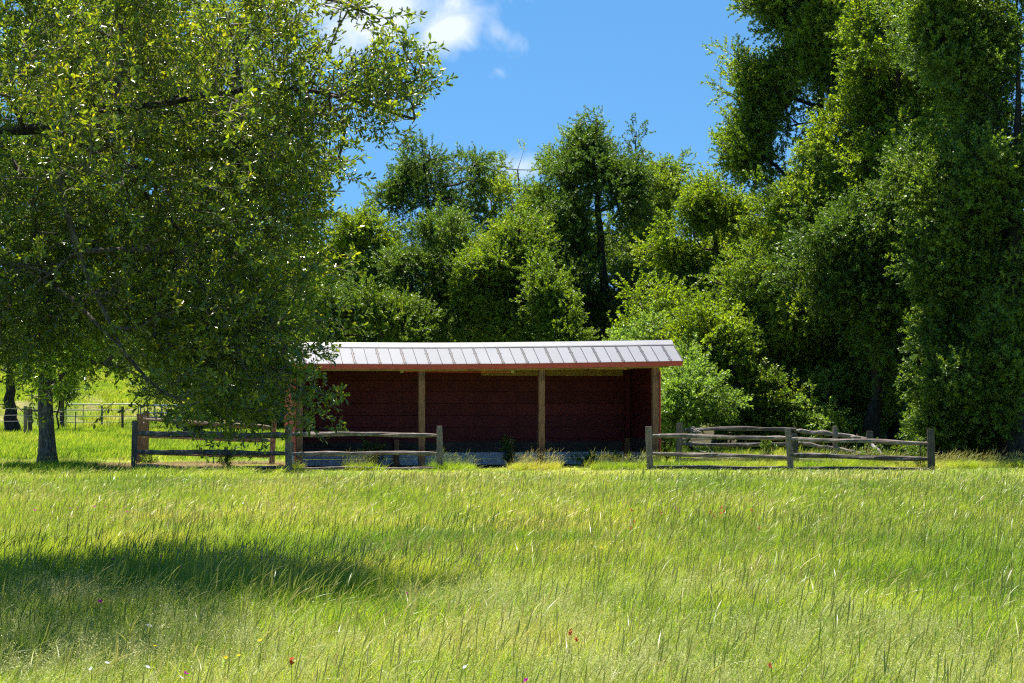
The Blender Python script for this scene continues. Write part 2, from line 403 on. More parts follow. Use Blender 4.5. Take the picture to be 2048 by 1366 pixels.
# ground material
def ground_mat():
    m, nt, n, l, out = new_mat("meadow_soil_and_thatch")
    geo = n.new("ShaderNodeNewGeometry")
    n1 = n.new("ShaderNodeTexNoise"); n1.inputs["Scale"].default_value = 0.35; n1.inputs["Detail"].default_value = 10; n1.inputs["Roughness"].default_value = 0.7
    n2 = n.new("ShaderNodeTexNoise"); n2.inputs["Scale"].default_value = 14; n2.inputs["Detail"].default_value = 6; n2.inputs["Roughness"].default_value = 0.75
    l.new(geo.outputs["Position"], n1.inputs["Vector"]); l.new(geo.outputs["Position"], n2.inputs["Vector"])
    r = ramp(n, [(0.3, (0.07, 0.10, 0.018)), (0.5, (0.13, 0.18, 0.025)), (0.7, (0.20, 0.23, 0.05))]); l.new(n1.outputs["Fac"], r.inputs[0])
    r2 = ramp(n, [(0.3, (0.45, 0.45, 0.45)), (0.7, (1.3, 1.3, 1.3))]); l.new(n2.outputs["Fac"], r2.inputs[0])
    mu = n.new("ShaderNodeMixRGB"); mu.blend_type = "MULTIPLY"; mu.inputs[0].default_value = 1; l.new(r.outputs[0], mu.inputs[1]); l.new(r2.outputs[0], mu.inputs[2])
    at = n.new("ShaderNodeAttribute"); at.attribute_name = "dry"
    mx = n.new("ShaderNodeMixRGB"); l.new(at.outputs["Fac"], mx.inputs[0]); l.new(mu.outputs[0], mx.inputs[1]); mx.inputs[2].default_value = (0.36, 0.26, 0.15, 1)
    at2 = n.new("ShaderNodeAttribute"); at2.attribute_name = "soil"
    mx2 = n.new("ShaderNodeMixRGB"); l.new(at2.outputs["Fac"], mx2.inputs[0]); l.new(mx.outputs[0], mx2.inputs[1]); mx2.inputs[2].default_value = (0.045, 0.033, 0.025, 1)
    pr = n.new("ShaderNodeBsdfPrincipled"); l.new(mx2.outputs[0], pr.inputs["Base Color"]); pr.inputs["Roughness"].default_value = 1.0
    pr.inputs["Specular IOR Level"].default_value = 0.1
    bp = n.new("ShaderNodeBump"); bp.inputs["Strength"].default_value = 0.6; bp.inputs["Distance"].default_value = 0.05
    l.new(n2.outputs["Fac"], bp.inputs["Height"]); l.new(bp.outputs[0], pr.inputs["Normal"])
    l.new(pr.outputs[0], out.inputs["Surface"])
    return m
M["ground"] = ground_mat()

# ------------------------------------------------------------------ ground
SHED_YAW = math.atan2(0.196, 0.9806)
SHED_O = Vector((-5.75, 53.0, 0))
E1 = Vector((math.cos(SHED_YAW), math.sin(SHED_YAW), 0)); E2 = Vector((-math.sin(SHED_YAW), math.cos(SHED_YAW), 0))
SW, SD = 10.0, 3.05
def shed_local(x, y):
    dx, dy = x - SHED_O.x, y - SHED_O.y
    return dx * E1.x + dy * E1.y, dx * E2.x + dy * E2.y
def dry_mask(x, y):
    # the mown, straw-coloured strip round the left fence
    d = ((x + 9.2) / 3.1) ** 2 + ((y - 55.6 - 0.25 * (x + 9)) / 2.3) ** 2
    w = 0.25 * np.sin(x * 2.1 + y) + 0.2 * np.sin(x * 0.9 - y * 2.3)
    return 1 - smooth(0.65, 1.1, d + w)
def bank_mask(x, y):
    return (1 - smooth(-14, -9, x)) * smooth(107, 111, y) * (1 - smooth(114, 118, y)) * (0.5 + 0.5 * np.sin(x * 0.8 + np.sin(x * 2.3)))
xs = np.unique(np.concatenate([np.linspace(-600, -40, 24), np.linspace(-40, 40, 161), np.linspace(40, 600, 24)]))
ys = np.unique(np.concatenate([np.linspace(-60, 6, 12), np.linspace(6, 125, 239), np.linspace(125, 1400, 60)]))
GX, GY = np.meshgrid(xs, ys)
GZ = ground_z(GX, GY)
nv = np.stack([GX.ravel(), GY.ravel(), GZ.ravel()], 1)
nx_, ny_ = len(xs), len(ys)
ii = np.arange((ny_ - 1) * (nx_ - 1)); rr_, cc_ = ii // (nx_ - 1), ii % (nx_ - 1)
q = np.stack([rr_ * nx_ + cc_, rr_ * nx_ + cc_ + 1, (rr_ + 1) * nx_ + cc_ + 1, (rr_ + 1) * nx_ + cc_], 1)
sl, sd_ = shed_local(nv[:, 0], nv[:, 1])
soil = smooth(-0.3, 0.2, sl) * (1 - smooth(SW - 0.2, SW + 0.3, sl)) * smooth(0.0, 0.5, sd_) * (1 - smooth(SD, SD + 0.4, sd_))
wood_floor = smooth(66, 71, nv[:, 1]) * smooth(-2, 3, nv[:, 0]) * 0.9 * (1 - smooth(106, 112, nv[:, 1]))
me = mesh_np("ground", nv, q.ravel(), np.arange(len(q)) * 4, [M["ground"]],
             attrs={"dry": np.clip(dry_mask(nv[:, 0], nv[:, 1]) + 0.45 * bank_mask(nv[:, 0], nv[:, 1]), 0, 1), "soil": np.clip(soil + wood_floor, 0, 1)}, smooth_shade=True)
tag(link("ground", me), "grassy meadow ground running back to a low rise", "meadow", kind="structure")

# ------------------------------------------------------------------ instancing of uncountable foliage and grass
def scatter(name, pts, rot, scl, idx, tint, sources, parent=None):
    n_ = len(pts)
    me = bpy.data.meshes.new(name)
    me.vertices.add(n_); me.vertices.foreach_set("co", np.asarray(pts, np.float32).ravel())
    for nm, ty, dat in (("rot", "FLOAT_VECTOR", rot), ("scl", "FLOAT_VECTOR", scl)):
        a = me.attributes.new(nm, ty, "POINT"); a.data.foreach_set("vector", np.asarray(dat, np.float32).ravel())
    a = me.attributes.new("tint", "FLOAT", "POINT"); a.data.foreach_set("value", np.asarray(tint, np.float32))
    a = me.attributes.new("pick", "INT", "POINT"); a.data.foreach_set("value", np.asarray(idx, np.int32))
    for m in sources[0].data.materials: me.materials.append(m)
    ob = link(name, me, parent)
    key = "spread_" + "_".join(s.name for s in sources)
    ng = bpy.data.node_groups.get(key[:60])
    if ng is None:
        ng = bpy.data.node_groups.new(key[:60], "GeometryNodeTree")
        ng.interface.new_socket("Geometry", in_out="INPUT", socket_type="NodeSocketGeometry")
        ng.interface.new_socket("Geometry", in_out="OUTPUT", socket_type="NodeSocketGeometry")
        N, L = ng.nodes, ng.links
        gi = N.new("NodeGroupInput"); go = N.new("NodeGroupOutput")
        iop = N.new("GeometryNodeInstanceOnPoints")
        L.new(gi.outputs[0], iop.inputs["Points"])
        jn = N.new("GeometryNodeJoinGeometry")
        for s in reversed(sources):
            oi = N.new("GeometryNodeObjectInfo"); oi.inputs["Object"].default_value = s; oi.inputs["As Instance"].default_value = False
            g2i = N.new("GeometryNodeGeometryToInstance"); L.new(oi.outputs["Geometry"], g2i.inputs[0]); L.new(g2i.outputs[0], jn.inputs[0])
        L.new(jn.outputs[0], iop.inputs["Instance"])
        iop.inputs["Pick Instance"].default_value = True
        def nat(nm, ty):
            x = N.new("GeometryNodeInputNamedAttribute"); x.data_type = ty; x.inputs[0].default_value = nm; return x.outputs[0]
        L.new(nat("pick", "INT"), iop.inputs["Instance Index"])
        e2r = N.new("FunctionNodeEulerToRotation"); L.new(nat("rot", "FLOAT_VECTOR"), e2r.inputs[0]); L.new(e2r.outputs[0], iop.inputs["Rotation"])
        L.new(nat("scl", "FLOAT_VECTOR"), iop.inputs["Scale"])
        L.new(iop.outputs[0], go.inputs[0])
    md = ob.modifiers.new("spread", "NODES"); md.node_group = ng
    return ob

def euler_from_dirs(d, spin):
    """Euler XYZ turning +Z to d, with a spin about d"""
    d = d / np.linalg.norm(d, axis=1, keepdims=True)
    th = np.arccos(np.clip(d[:, 2], -1, 1)); ph = np.arctan2(d[:, 1], d[:, 0])
    ct, st, cp, sp, cs, ss = np.cos(th), np.sin(th), np.cos(ph), np.sin(ph), np.cos(spin), np.sin(spin)
    # R = Rz(ph) Ry(th) Rz(spin)
    R00 = cp * ct * cs - sp * ss; R10 = sp * ct * cs + cp * ss; R20 = -st * cs
    R21 = st * ss; R22 = ct
    return np.stack([np.arctan2(R21, R22), -np.arcsin(np.clip(R20, -1, 1)), np.arctan2(R10, R00)], 1)

def sprig_obj(name, nleaf, L, ll, lw, mats, seed, fine=False, droop=0.0, bunch=False):
    r = np.random.default_rng(seed)
    V, Fc, S, MI, A = [], [], [], [], []
    def addf(vs, fs, mi, a):
        b = len(V); V.extend(vs)
        for f in fs:
            S.append(len(Fc)); Fc.extend([b + i for i in f]); MI.append(mi)
        A.extend([a] * len(vs))
    ax = [np.array([0.05 * math.sin(t * 3 + seed) * L * 2, 0.04 * math.cos(t * 2.2 + seed) * L * 2, t * L]) for t in np.linspace(0, 1, 4)]
    for i in range(3):
        w = 0.0035 * (1.3 - 0.3 * i) * (1 if fine else 1.5)
        vs = []
        for p in (ax[i], ax[i + 1]):
            for k in range(3):
                vs.append(p + w * np.array([math.cos(k * 2.094), math.sin(k * 2.094), 0]))
        addf(vs, [(0, 1, 4, 3), (1, 2, 5, 4), (2, 0, 3, 5)], 1, r.random())
    for i in range(nleaf):
        t = 1.0 if i < 3 else r.uniform(0.12, 1.0)
        p = np.array([np.interp(t, np.linspace(0, 1, 4), [a[k] for a in ax]) for k in range(3)])
        az = i * 2.4 + r.uniform(-0.5, 0.5); op = r.uniform(0.35, 1.25)
        d = np.array([math.cos(az) * math.sin(op), math.sin(az) * math.sin(op), math.cos(op)])
        if bunch:
            p = p + r.normal(0, L * 0.28, 3); d = r.normal(0, 1, 3); d /= np.linalg.norm(d)
        d[2] -= droop; d /= np.linalg.norm(d)
        up = np.array([0, 0, 1.0]) + r.normal(0, 0.55, 3)
        side = np.cross(d, up); side /= np.linalg.norm(side) + 1e-9
        nn = np.cross(side, d)
        l_ = ll * r.uniform(0.65, 1.2); w_ = lw * r.uniform(0.75, 1.15) * 0.5
        p0 = p + d * 0.12 * l_
        rv = r.random()
        if fine:
            vs = [p0, p0 + d * l_ * 0.45 + side * w_ * 0.8 + nn * w_ * 0.3, p0 + d * l_ * 0.78 + side * w_ * 0.85 + nn * w_ * 0.2, p0 + d * l_ - nn * l_ * 0.06,
                  p0 + d * l_ * 0.78 - side * w_ * 0.85 + nn * w_ * 0.2, p0 + d * l_ * 0.45 - side * w_ * 0.8 + nn * w_ * 0.3, p0 + d * l_ * 0.5 - nn * w_ * 0.1]
            addf(vs, [(0, 1, 6), (1, 2, 6), (2, 3, 6), (3, 4, 6), (4, 5, 6), (5, 0, 6)], 0, rv)
        else:
            vs = [p0, p0 + d * l_ * 0.55 + side * w_ + nn * w_ * 0.35, p0 + d * l_, p0 + d * l_ * 0.55 - side * w_ + nn * w_ * 0.35]
            addf(vs, [(0, 1, 2), (0, 2, 3)], 0, rv)
    me = mesh_np(name, np.array(V), Fc, S, mats, MI, {"rnd": A})
    return bpy.data.objects.new(name, me)      # not linked: a shape for the spreading nodes only

SPR = {}
def sprigs(kind):
    if kind in SPR: return SPR[kind]
    mat, nl, L, ll, lw, fine, bunch = {
        "near": ("leaf_near", 14, 0.27, 0.066, 0.028, True, False),
        "mid": ("leaf_mid", 16, 0.36, 0.080, 0.036, False, False),
        "a": ("leaf_a", 26, 0.46, 0.088, 0.049, False, False),
        "dark": ("leaf_dark", 26, 0.46, 0.088, 0.049, False, False),
        "bright": ("leaf_bright", 26, 0.46, 0.090, 0.050, False, False),
        "pale": ("leaf_pale", 18, 0.36, 0.095, 0.048, False, False),
        "weed": ("leaf_dark", 12, 0.16, 0.06, 0.03, False, False),
        "weed_bright": ("leaf_bright", 12, 0.16, 0.06, 0.026, False, False),
    }[kind]
    SPR[kind] = [sprig_obj("sprig_%s_%d" % (kind, k), nl, L, ll, lw, [M[mat], M["twig" if kind == "near" else "bark_dark"]], 31 * k + len(kind), fine) for k in range(5)]
    return SPR[kind]

# ------------------------------------------------------------------ trees
def grow(trunk, att, rng, bend=0.12, w=0.25, step=0.7, skip=0.3):
    """join attractor points to the nearest wood already grown; returns nodes, parents, tips"""
    cap = len(trunk) + len(att) * 8 + 10
    pos = np.zeros((cap, 3)); par = -np.ones(cap, int); pl = np.zeros(cap)
    n = 0
    for i, p in enumerate(trunk):
        pos[n] = p; par[n] = i - 1; pl[n] = 0 if i < 1 else pl[n - 1] + 0.3 * np.linalg.norm(pos[n] - pos[n - 1]); n += 1
    tr = pos[:n].copy()
    dmin = np.min(np.linalg.norm(att[:, None] - tr[None], axis=2), axis=1)
    tips = []
    lowlim = int(n * skip)
    for k in np.argsort(dmin):
        a = att[k]
        dv = a - pos[lowlim:n]
        d = np.linalg.norm(dv, axis=1) + np.maximum(0, -dv[:, 2]) * 0.5
        j = int(np.argmin(d + w * pl[lowlim:n])) + lowlim
        L = np.linalg.norm(a - pos[j]); m_ = int(min(6, max(1, math.ceil(L / step))))
        prev = j; p0 = pos[j].copy(); off = rng.normal(0, bend * L, 3); off[2] += bend * L * 0.5
        for s in range(1, m_ + 1):
            t = s / m_
            p = p0 + (a - p0) * t + off * math.sin(math.pi * t) * (0.6 if s < m_ else 0)
            pos[n] = p; par[n] = prev; pl[n] = pl[prev] + L / m_; prev = n; n += 1
        tips.append(prev)
    return pos[:n], par[:n], np.array(tips)

def wood_mesh(name, pos, par, n_trunk, r_tip, r_max, mat, sides=5, expo=0.42, rmin_draw=0.0):
    n = len(pos); cnt = np.zeros(n)
    child = np.zeros(n, int)
    for i in range(n):
        if par[i] >= 0: child[par[i]] += 1
    cnt[child == 0] = 1
    for i in range(n - 1, 0, -1): cnt[par[i]] += cnt[i] if i else 0
    r = np.minimum(r_tip * np.maximum(cnt, 1) ** expo, r_max)
    idx = np.array([i for i in range(n_trunk, n) if r[i] >= rmin_draw])
    a = pos[par[idx]]; b = pos[idx]; ra = np.minimum(r[par[idx]], r[idx] * 1.5); rb = r[idx]
    t = b - a; t /= np.linalg.norm(t, axis=1, keepdims=True) + 1e-9
    ref = np.where(np.abs(t[:, 2:3]) < 0.9, np.array([[0, 0, 1.0]]), np.array([[0, 1.0, 0]]))
    u = np.cross(t, ref); u /= np.linalg.norm(u, axis=1, keepdims=True) + 1e-9
    v = np.cross(u, t)
    th = np.arange(sides) * 2 * math.pi / sides
    ringdir = np.cos(th)[None, :, None] * u[:, None] + np.sin(th)[None, :, None] * v[:, None]
    VA = a[:, None] + ringdir * ra[:, None, None]; VB = b[:, None] + ringdir * rb[:, None, None]
    V = np.concatenate([VA, VB], 1).reshape(-1, 3)
    base = (np.arange(len(idx)) * 2 * sides)[:, None]
    k = np.arange(sides)[None]
    q = np.stack([base + k, base + (k + 1) % sides, base + sides + (k + 1) % sides, base + sides + k], 2).reshape(-1, 4)
    return mesh_np(name, V, q.ravel(), np.arange(len(q)) * 4, [mat], smooth_shade=True), r

def lobe_points(lobes, n, rng, shell=0.35):
    """points in a union of ellipsoids, biased to the outside"""
    vols = np.array([l[1][0] * l[1][1] * l[1][2] for l in lobes]) ** 0.62
    pk = rng.choice(len(lobes), n, p=vols / vols.sum())
    d = rng.normal(0, 1, (n, 3)); d /= np.linalg.norm(d, axis=1, keepdims=True)
    rad = (shell + (1 - shell) * rng.random(n)) ** (1 / 2.2)
    o1, o2 = rng.uniform(0, 50, 2)
    nz = np.array([mnoise.noise(Vector((a * 1.7 + o1 + k * 3.3, b * 1.7 + o2, c_ * 1.7))) for (a, b, c_), k in zip(d, pk)])
    rad *= (1 + 0.55 * nz) * (1 + 0.10 * rng.normal(0, 1, n))
    shoot = rng.random(n) < 0.09
    rad[shoot] = rng.uniform(1.0, 1.25, int(shoot.sum()))
    c = np.array([l[0] for l in lobes])[pk]; s = np.array([l[1] for l in lobes])[pk]
    out = c + d * rad[:, None] * s
    out[:, 2] += np.where(shoot & (d[:, 2] > 0.0), rng.uniform(0.1, 0.5, n), 0)
    return out

def px_lobes(ls, Y0):
    out = []
    for l in ls:
        u, v, ru, rv = l[:4]; Y = l[4] if len(l) > 4 else Y0
        dep = l[5] if len(l) > 5 else max(ru, 0.6 * rv) * 0.95 * Y / F
        out.append((np.array(P(u, v, Y)), np.array([ru * Y / F, dep, rv * Y / F])))
    return out

def trunk_obj(pts, r0, r1, mat, parent, seed=1, flare=1.5, sides=12, name="trunk"):
    n = len(pts); mb = MB(); L = np.linspace(0, 1, n)
    rad = [(r0 + (r1 - r0) * t) * (1 + (flare - 1) * math.exp(-t * n * 0.9)) for t in L]
    mb.tube(pts, rad, sides, 0.22, 1.0, seed)
    return mb.build(name, mat, parent, smooth_shade=True)

def make_tree(name, label, cat, base_px, lobes_px, Y, kind, n_att=200, per=30, spread=0.45, r0=0.25, top=None, group=None, seed=0,
              bark="bark_dark", shell=0.3, lean=0.0, keep_above=0.3, scl=(0.75, 1.25), r_tip=0.012, wood=True, flat=0.7, droop=0.15, hole_f=0.42, hole_t=-0.13, detail=True, warp=1.35, wobble=1.5):
    rng = np.random.default_rng(seed + 100)
    u0, Yb = base_px
    x0 = (u0 - 1024) / F * Yb
    base = np.array([x0, Yb, float(ground_z(x0, Yb)) - 0.1])
    lobes = px_lobes(lobes_px, Y)
    topc = max(lobes, key=lambda l: l[0][2] + l[1][2] * 0.3)
    topp = topc[0] + np.array([0, 0, topc[1][2] * 0.35]) if top is None else np.array(P(top[0], top[1], Y))
    root = empty(name, base, 0, label=label, cat=cat, group=group)
    if detail:
        n_att = int(n_att * 1.9); per = per * 0.62; spread = spread * 0.78
    nseg = 14
    trunk = []
    wob = rng.normal(0, 0.10, 2)
    for i in range(nseg + 1):
        t = i / nseg
        p = base + (topp - base) * t
        p[0] += wob[0] * math.sin(t * 5) * wobble + 0.03 * wobble * rng.normal(); p[1] += wob[1] * math.sin(t * 4) * wobble
        trunk.append(p)
    trunk = np.array(trunk)
    att = lobe_points(lobes, n_att, rng, shell)
    att = att[att[:, 2] > ground_z(att[:, 0], att[:, 1]) + keep_above]
    wv = np.array([tuple(nvec(a * 0.45, b * 0.45 + seed, c * 0.35) * 1.1 + nvec(a * 1.3 + seed, b * 1.3, c * 1.1) * 0.45) for a, b, c in att])
    att = att + wv * warp * np.array([1, 1, 0.85])
    att = att[att[:, 2] > ground_z(att[:, 0], att[:, 1]) + keep_above]
    hole = np.array([mnoise.noise(Vector((a * hole_f + seed * 1.7, b * hole_f, c * hole_f * 1.3))) for a, b, c in att])
    att = att[hole > hole_t]
    pos, par, tips = grow(trunk, att, rng)
    b3 = base[None]
    if wood:
        trunk_obj([tuple(p - base) for p in trunk], r0, r_tip * 3, M[bark], root, seed)
        me, r = wood_mesh("branches", pos - b3, par, len(trunk), r_tip, r0 * 0.5, M[bark], 4)
        o = link("branches", me, root); o["kind"] = "stuff"
    # sprigs in a flattened cloud about each tip and along its last shoots
    tp = pos[tips]; pp = pos[par[tips]]
    dirs = tp - pp; dirs /= np.linalg.norm(dirs, axis=1, keepdims=True) + 1e-9
    size = 0.45 + 0.95 * rng.random(len(tp)) ** 1.3
    cnt = np.maximum(4, (per * size ** 1.5)).astype(int)
    rep = np.repeat(np.arange(len(tp)), cnt)
    o_ = rng.normal(0, 1, (len(rep), 3)); o_ /= np.linalg.norm(o_, axis=1, keepdims=True) + 1e-9
    o_ *= (rng.random(len(rep)) ** 0.45)[:, None]
    off = o_ * (spread * size[rep])[:, None] * np.array([1.25, 1.25, flat * 1.5])
    pts = tp[rep] + off
    d = o_ * 0.9 + dirs[rep] * 0.6 + np.array([0, 0, 0.25 - droop]) + rng.normal(0, 0.35, (len(rep), 3))
    ok = pts[:, 2] > ground_z(pts[:, 0], pts[:, 1]) + 0.02
    pts, d, rep = pts[ok], d[ok], rep[ok]
    rot = euler_from_dirs(d, rng.random(len(pts)) * 6.28)
    s = rng.uniform(scl[0], scl[1], len(pts))
    tint_c = rng.random(len(tp)) * 0.8
    tint = np.clip(tint_c[rep] + rng.normal(0, 0.1, len(rep)), 0, 1)
    f = scatter("foliage", pts - b3, rot, np.stack([s, s, s], 1), rng.integers(0, 5, len(pts)), tint, sprigs(kind), root)
    f["kind"] = "stuff"
    return root

TREES_DONE = [0]
def T(*a, **k):
    TREES_DONE[0] += 1
    k.setdefault("seed", TREES_DONE[0] * 13)
    return make_tree(*a, **k)

# --- central wood, behind the shed
T("oak_tree", "tall oak with open rounded crown and sky showing between its dark limbs", "tree", (886, 88),
  [(850, 318, 62, 42), (905, 352, 52, 48), (812, 388, 40, 34), (880, 405, 55, 30), (800, 448, 34, 26), (925, 420, 40, 50), (960, 350, 18, 40), (850, 470, 40, 22)], 88, "dark",
  n_att=190, per=24, spread=0.42, r0=0.36, top=(862, 330), shell=0.55, hole_f=0.6, hole_t=-0.07, r_tip=0.018, warp=0.9)
T("oak_tree", "oak of middling height behind the shed with two dark stems showing", "tree", (1002, 82),
  [(1050, 450, 40, 40), (1060, 520, 46, 60), (1000, 540, 40, 50), (1020, 610, 66, 50), (960, 590, 40, 40), (1000, 665, 90, 36), (1080, 610, 40, 60)], 82, "a",
  n_att=250, per=32, r0=0.24, spread=0.5, top=(1045, 430))
T("oak_tree", "grey green oak in the middle of the row below the open oak", "tree", (935, 85),
  [(925, 480, 50, 34), (900, 530, 46, 44), (960, 520, 40, 40), (930, 580, 60, 44), (900, 640, 60, 44), (950, 680, 60, 30)], 85, "dark",
  n_att=230, per=32, r0=0.24, spread=0.5, top=(925, 460))
T("slender_tree", "slender dark stemmed tree rising just left of the tallest one", "tree", (1032, 84),
  [(1022, 430, 34, 50), (1032, 500, 44, 70), (1040, 600, 50, 60)], 84, "dark", n_att=80, per=26, r0=0.15, top=(1020, 400))
T("thin_tree", "thin see-through tree top left of the small white cloud", "tree", (1060, 105),
  [(990, 365, 20, 36), (1010, 350, 20, 30), (1055, 380, 26, 48), (1075, 440, 34, 50)], 105, "a", n_att=80, per=16, r0=0.18, top=(1045, 340), spread=0.4)
T("leafy_tree", "mid green tree top standing right beside the small white cloud", "tree", (1110, 94),
  [(1118, 330, 38, 44), (1098, 360, 26, 50), (1120, 420, 60, 70), (1100, 520, 60, 90), (1100, 620, 60, 70)], 94, "a", n_att=230, per=32, r0=0.26, top=(1122, 310))
T("dark_tall_tree", "tallest dark green tree behind the shed with ragged spire top", "tree", (1208, 84),
  [(1168, 222, 14, 24), (1200, 236, 22, 28), (1230, 252, 20, 26), (1262, 262, 12, 28), (1205, 275, 44, 26), (1200, 300, 54, 34), (1270, 300, 16, 26), (1190, 345, 66, 34), (1225, 375, 72, 44), (1190, 440, 88, 50), (1225, 510, 84, 50), (1190, 570, 98, 50), (1225, 640, 88, 40), (1190, 672, 90, 24)], 84, "dark",
  n_att=420, per=34, spread=0.5, r0=0.34, top=(1200, 240), shell=0.4, hole_t=-0.08, warp=0.6, r_tip=0.016)
T("leafy_tree", "rounded tree at the right shoulder of the tallest dark tree", "tree", (1310, 91),
  [(1318, 350, 32, 36), (1300, 400, 40, 60), (1330, 450, 30, 90), (1300, 540, 50, 80)], 91, "a", n_att=190, per=32, r0=0.24, top=(1315, 330))
T("thin_tree", "small distant tree top in the gap before the right hand trees", "tree", (1390, 104),
  [(1370, 390, 14, 30), (1392, 420, 30, 44), (1360, 470, 40, 50), (1420, 470, 34, 60)], 104, "dark", n_att=110, per=24, r0=0.2, top=(1380, 370))
T("leafy_tree", "yellowish green tree rising above the left end of the metal roof", "tree", (730, 86),
  [(745, 480, 44, 48), (700, 470, 34, 40), (740, 560, 70, 70), (690, 600, 60, 80), (650, 520, 50, 80)], 86, "bright", n_att=240, per=32, r0=0.24, top=(735, 460))
T("leafy_tree", "dark bushy tree with brownish dead twigs low down left of centre", "tree", (818, 83),
  [(800, 530, 55, 70), (840, 500, 50, 50), (830, 600, 62, 70), (790, 640, 55, 50)], 83, "dark", n_att=190, per=30, r0=0.2, top=(820, 480))
T("leafy_tree", "bright green tree between the open oak and the thin tree", "tree", (985, 90),
  [(990, 410, 36, 40), (960, 450, 40, 40), (1000, 480, 45, 50)], 90, "bright", n_att=90, per=30, r0=0.18, top=(990, 400))
T("sapling", "bright yellow green sapling just above the right half of the roof", "sapling", (1283, 70),
  [(1282, 620, 34, 34), (1262, 662, 46, 26), (1300, 668, 48, 28), (1285, 705, 70, 40)], 70, "bright", n_att=120, per=26, r0=0.07, top=(1284, 595), spread=0.4)
T("leafy_tree", "mid green tree low between the oak and the tallest dark tree", "tree", (1115, 80),
  [(1100, 560, 34, 44), (1120, 620, 44, 44), (1090, 670, 60, 34), (1140, 690, 50, 40)], 80, "a", n_att=130, per=28, r0=0.14, top=(1105, 540), spread=0.45)
T("leafy_tree", "grey green tree low over the left part of the metal roof", "tree", (760, 80),
  [(700, 640, 50, 50), (760, 650, 50, 44), (840, 670, 60, 36), (640, 690, 60, 60)], 80, "dark", n_att=150, per=28, r0=0.14, top=(760, 610), spread=0.45)
# --- right hand trees
T("leafy_tree", "bright green tree leaning over the right end of the shed", "tree", (1440, 76),
  [(1440, 410, 55, 48), (1400, 470, 60, 60), (1370, 530, 50, 60), (1430, 560, 90, 80), (1390, 640, 70, 60), (1490, 480, 50, 70), (1450, 670, 70, 50)], 76, "bright",
  n_att=430, per=34, r0=0.24, top=(1440, 390))
T("oak_tree", "big spreading oak whose upper limbs reach out against the blue sky", "tree", (1620, 71),
  [(1560, 10, 44, 34), (1700, 130, 60, 90), (1600, -40, 100, 70), (1540, 130, 52, 40), (1590, 80, 60, 50), (1510, 190, 42, 60), (1560, 230, 70, 60), (1620, 180, 70, 80), (1500, 330, 44, 50), (1580, 340, 80, 60), (1660, 60, 80, 120), (1640, 380, 80, 60)], 71, "a",
  n_att=560, per=30, r0=0.4, top=(1640, 60), shell=0.4, hole_f=0.5, hole_t=-0.18, warp=1.25, r_tip=0.016)
T("vine_draped_tree", "tree thickly draped with sunlit yellow green vines near the top right", "tree", (1800, 67),
  [(1800, 90, 90, 80), (1760, 180, 75, 80), (1850, 190, 70, 90), (1800, 290, 110, 70), (1740, 370, 80, 70), (1870, 330, 60, 90), (1690, 260, 40, 60), (1790, -20, 100, 60), (1700, 430, 60, 60), (1790, 420, 90, 60), (1900, 60, 60, 90), (1700, 120, 50, 80)], 66, "bright",
  n_att=560, per=34, r0=0.34, top=(1800, 60), shell=0.3, warp=1.35)
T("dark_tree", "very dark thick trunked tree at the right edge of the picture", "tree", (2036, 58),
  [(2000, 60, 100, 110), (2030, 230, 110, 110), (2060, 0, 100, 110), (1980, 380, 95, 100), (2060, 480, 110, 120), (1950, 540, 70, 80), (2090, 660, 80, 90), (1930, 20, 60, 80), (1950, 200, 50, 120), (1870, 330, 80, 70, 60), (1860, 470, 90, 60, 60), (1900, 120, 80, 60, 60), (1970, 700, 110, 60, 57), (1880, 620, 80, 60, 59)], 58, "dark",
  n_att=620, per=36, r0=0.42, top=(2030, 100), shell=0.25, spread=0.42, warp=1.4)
T("leafy_tree", "mid green tree with pale stem hanging low over the rail fence", "tree", (1583, 68),
  [(1590, 480, 80, 70), (1540, 570, 90, 70), (1640, 560, 90, 70), (1570, 660, 100, 60), (1500, 640, 60, 60), (1560, 735, 70, 40), (1620, 740, 60, 44)], 68, "a",
  n_att=440, per=34, r0=0.13, top=(1590, 460), bark="bark")
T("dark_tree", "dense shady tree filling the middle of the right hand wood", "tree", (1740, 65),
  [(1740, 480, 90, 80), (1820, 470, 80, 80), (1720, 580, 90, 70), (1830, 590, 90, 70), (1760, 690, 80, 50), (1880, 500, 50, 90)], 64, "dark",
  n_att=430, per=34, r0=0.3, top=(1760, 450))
T("leafy_tree", "half shaded tree in front of the thick dark trunk at far right", "tree", (1900, 64),
  [(1900, 640, 70, 70), (1850, 700, 60, 60), (1960, 700, 60, 60), (1900, 770, 80, 50)], 64, "dark", n_att=200, per=30, r0=0.2, top=(1900, 600))
T("bush", "pale green bush standing just right of the red shed", "bush", (1385, 63.5),
  [(1380, 770, 46, 40), (1350, 810, 36, 40), (1410, 810, 50, 46), (1385, 850, 70, 30), (1430, 760, 50, 40, 66), (1340, 770, 30, 60, 66)], 63.5, "pale", warp=2.0, n_att=200, per=28, r0=0.05, top=(1385, 760), spread=0.34, r_tip=0.006)
T("bush", "yellow green bush against the upper right corner of the shed", "bush", (1345, 66),
  [(1380, 720, 50, 40), (1340, 740, 40, 40), (1440, 740, 50, 36)], 66, "bright", n_att=110, per=28, r0=0.06, top=(1375, 700), spread=0.4)
T("bush", "dark holly like bush behind the left part of the rear rail fence", "bush", (1490, 67),
  [(1490, 780, 60, 46), (1470, 830, 60, 36), (1530, 830, 50, 36)], 67, "dark", n_att=130, per=30, r0=0.06, top=(1490, 770), spread=0.4)
T("bush", "green undergrowth bush behind the leaning fence post", "bush", (1680, 66),
  [(1660, 820, 60, 40), (1720, 800, 60, 50), (1690, 850, 80, 24)], 66, "pale", n_att=130, per=26, r0=0.05, top=(1690, 790), spread=0.4)  # pale leaf colour stands in for light in the shaded undergrowth
